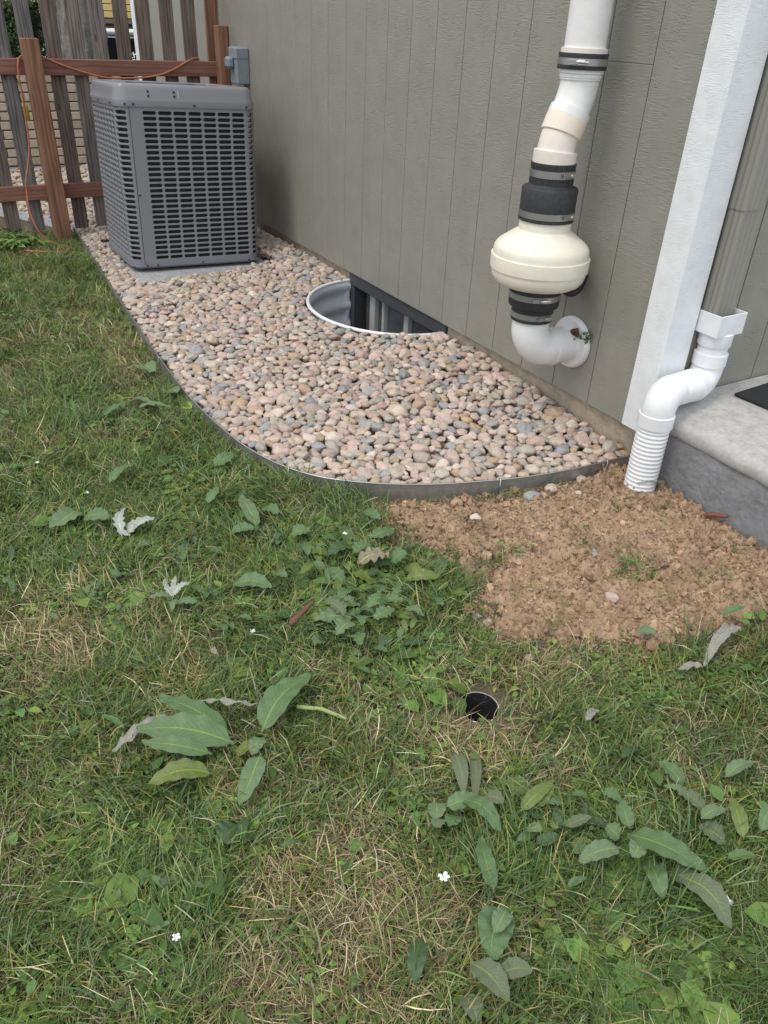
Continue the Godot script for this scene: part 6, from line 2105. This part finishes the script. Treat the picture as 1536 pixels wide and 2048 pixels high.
func build_grass() -> void:
	var r := RandomNumberGenerator.new()
	r.seed = 1234
	var green := [Color(0.104, 0.186, 0.046), Color(0.136, 0.226, 0.062), Color(0.070, 0.136, 0.034), Color(0.172, 0.245, 0.080), Color(0.116, 0.190, 0.086), Color(0.215, 0.270, 0.145)]
	var mixed := [Color(0.155, 0.225, 0.048), Color(0.215, 0.240, 0.070), Color(0.320, 0.285, 0.130), Color(0.125, 0.190, 0.042)]
	var straw := [Color(0.470, 0.430, 0.270), Color(0.400, 0.360, 0.220), Color(0.540, 0.500, 0.340), Color(0.310, 0.275, 0.165), Color(0.29, 0.235, 0.15), Color(0.26, 0.28, 0.13), Color(0.20, 0.26, 0.10)]
	var broad := [Color(0.125, 0.215, 0.052), Color(0.160, 0.265, 0.072), Color(0.100, 0.180, 0.060), Color(0.20, 0.27, 0.07)]
	var kinds := [
		["green_grass", [], M.grass, "short green lawn grass covering the yard"],
		["dry_grass", [], M.straw, "dry straw coloured grass and clippings between the green grass"],
		["small_weeds", [], M.grass, "small broad leaved weeds scattered through the lawn"]]
	for i in 4:
		kinds[0][1].append(tuft(r, 17, 0.030, 0.080, 0.0027, 0.5, 1.35, 0.036, green))
		kinds[0][1].append(tuft(r, 16, 0.045, 0.115, 0.0029, 0.8, 1.62, 0.040, green, 0.0, 1.1))
		kinds[0][1].append(tuft(r, 17, 0.030, 0.085, 0.0026, 0.6, 1.55, 0.040, mixed))
		kinds[1][1].append(tuft(r, 16, 0.03, 0.085, 0.0020, 0.9, 1.62, 0.045, straw))
		kinds[1][1].append(tuft(r, 15, 0.02, 0.06, 0.0024, 1.0, 1.65, 0.045, straw))
		kinds[2][1].append(weedlet(r, 11, 0.018, broad))
		kinds[2][1].append(weedlet(r, 7, 0.026, broad))
		kinds[2][1].append(weedlet(r, 16, 0.012, broad))
	for i in 4: kinds[2][1].append(weedlet(r, 8, 0.046, broad))
	var fields := [Shape.new(), Shape.new(), Shape.new()]
	var z := -5.95
	var total := 0
	while z < 0.5:
		var left := -0.183 + (-0.782 - z) * 0.128 - 0.65
		left = maxf(left, -0.85)
		var x := left
		var step := 0.0188 * (1.0 if z > -2.6 else 1.25 if z > -3.8 else 1.5)
		while x < 2.02:
			var px := x + r.randf_range(-0.5, 0.5) * step
			var pz := z + r.randf_range(-0.5, 0.5) * step
			x += step
			var p := Vector2(px, pz)
			# nearer than the lower edge of the picture, or off to the right
			if pz > -0.68 + (px + 0.183) * 0.552 + 0.42: continue
			if pz > -0.19 - (px - 0.89) * 0.756 + 0.36: continue
			if px > 2.01: continue
			if px > 0.6 and poly_dist(p, bed_poly) < 0.010: continue
			var dh := p.distance_to(HOLE)
			if dh < 0.078 or dh < 0.12 and r.randf() < 0.45: continue
			var in_soil := false
			if px > 0.95 and pz > -1.95:
				var ds := soil_edge(px, pz)
				if ds < 0.02 and r.randf() > 0.016 + clampf((ds + 0.08) * 4.0, 0.0, 0.40):
					var tuft_d := minf(p.distance_to(Vector2(1.60, -1.17)), p.distance_to(Vector2(1.285, -1.42)) + 0.01)
					if tuft_d > 0.05 or r.randf() > 0.7: continue
				in_soil = ds < 0.0
			var dry := dryness(px, pz)
			if in_soil: dry *= 0.6
			if dh < 0.2: dry = maxf(dry, 1.0 - dh * 4.0)
			var lush := clampf(noise_a.get_noise_2d(px * 1.7 - 12.0, pz * 1.7 + 3.0) * 1.6 + 0.45, 0.0, 1.0)
			var leafy := 0.0
			for q in LUSH_SPOTS:
				leafy = maxf(leafy, q[3] * exp(-p.distance_squared_to(Vector2(q[0], q[1])) / (q[2] * q[2])))
			var kind := 0
			var u := r.randf()
			if u < 0.10 + dry * 0.68: kind = 1
			elif u < 0.10 + dry * 0.68 + 0.10 + (0.36 * lush * lush + 0.30 * leafy) * (1.0 - dry): kind = 2
			if kind == 0 and r.randf() < dry * 0.30: continue
			var vr: int = r.randi() % (kinds[kind][1].size() if kind != 2 else 12)
			if kind == 2 and r.randf() < leafy * 0.8: vr = 12 + r.randi() % 4
			var yaw := r.randf() * TAU
			if kind == 0 and vr % 3 == 1: yaw = noise_a.get_noise_2d(px * 1.3, pz * 1.3) * 6.0 + r.randf_range(-0.9, 0.9)
			var sc := r.randf_range(0.60, 1.15) * (1.0 + 0.35 * noise_b.get_noise_2d(px * 0.5 + 3.0, pz * 0.5))
			if z < -3.8: sc *= 1.15
			if in_soil: sc *= 0.6 if minf(p.distance_to(Vector2(1.60, -1.17)), p.distance_to(Vector2(1.285, -1.42))) > 0.055 else 0.95
			var h := ground_h(px, pz)
			if px > 0.98 and pz > -1.9: h = maxf(h, soil_h(px, pz))
			var b := Basis.from_euler(Vector3(r.randfn() * 0.12, yaw, r.randfn() * 0.12)).scaled_local(Vector3(sc, sc * r.randf_range(0.6, 1.05), sc))
			var tone := r.randf_range(0.72, 1.16) * (1.0 + 0.22 * noise_b.get_noise_2d(px * 0.4 + 7.0, pz * 0.4))
			var warm := r.randf_range(-0.08, 0.10) + dry * 0.10
			plant(fields[kind], kinds[kind][1][vr], Transform3D(b, Vector3(px, h + 0.002, pz)), Color(tone * (1.0 + warm), tone, tone * (1.0 - warm * 0.5)))
			total += 1
		z += step
	# thick fringe where the mower does not reach along the edging
	var ed := smooth_edge()
	for i in ed.size():
		var p: Vector2 = ed[i]
		if p.x > 1.10: break
		for k in 3:
			var q := p + Vector2(-0.022 - r.randf() * 0.03, r.randf_range(-0.03, 0.03) + 0.02)
			if poly_dist(q, bed_poly) < 0.014: continue
			if noise_b.get_noise_2d(q.x * 0.9, q.y * 0.9) < -0.05: continue
			var sc := r.randf_range(0.6, 1.1)
			var tone := r.randf_range(0.85, 1.2)
			plant(fields[0], kinds[0][1][3 * (k % 4)], Transform3D(Basis.from_euler(Vector3(0, r.randf() * TAU, 0)).scaled_local(Vector3.ONE * sc), Vector3(q.x, 0.0, q.y)), Color(tone, tone, tone))
	for k in 3:
		var o := put(kinds[k][0], field_mesh(fields[k]), kinds[k][2])
		o.set_meta("kind", "stuff")
		tag(o, kinds[k][3], "grass" if k < 2 else "weeds")
		print(kinds[k][0], " triangles ", fields[k].ix.size() / 3)
	print("tufts ", total)
	# leafy weed by the fence post
	var t := thing("leafy_weed", "bushy green weed growing at the foot of the fence", "weed", Vector3(0.50, 0, -5.62))
	for k in 14:
		var o := part("sprig", weedlet(r, 26, 0.024, broad), M.grass, t)
		o.position = Vector3(r.randf_range(-0.20, 0.20), r.randf_range(0.0, 0.06), r.randf_range(-0.12, 0.10))
		o.scale = Vector3.ONE * r.randf_range(1.2, 1.9)
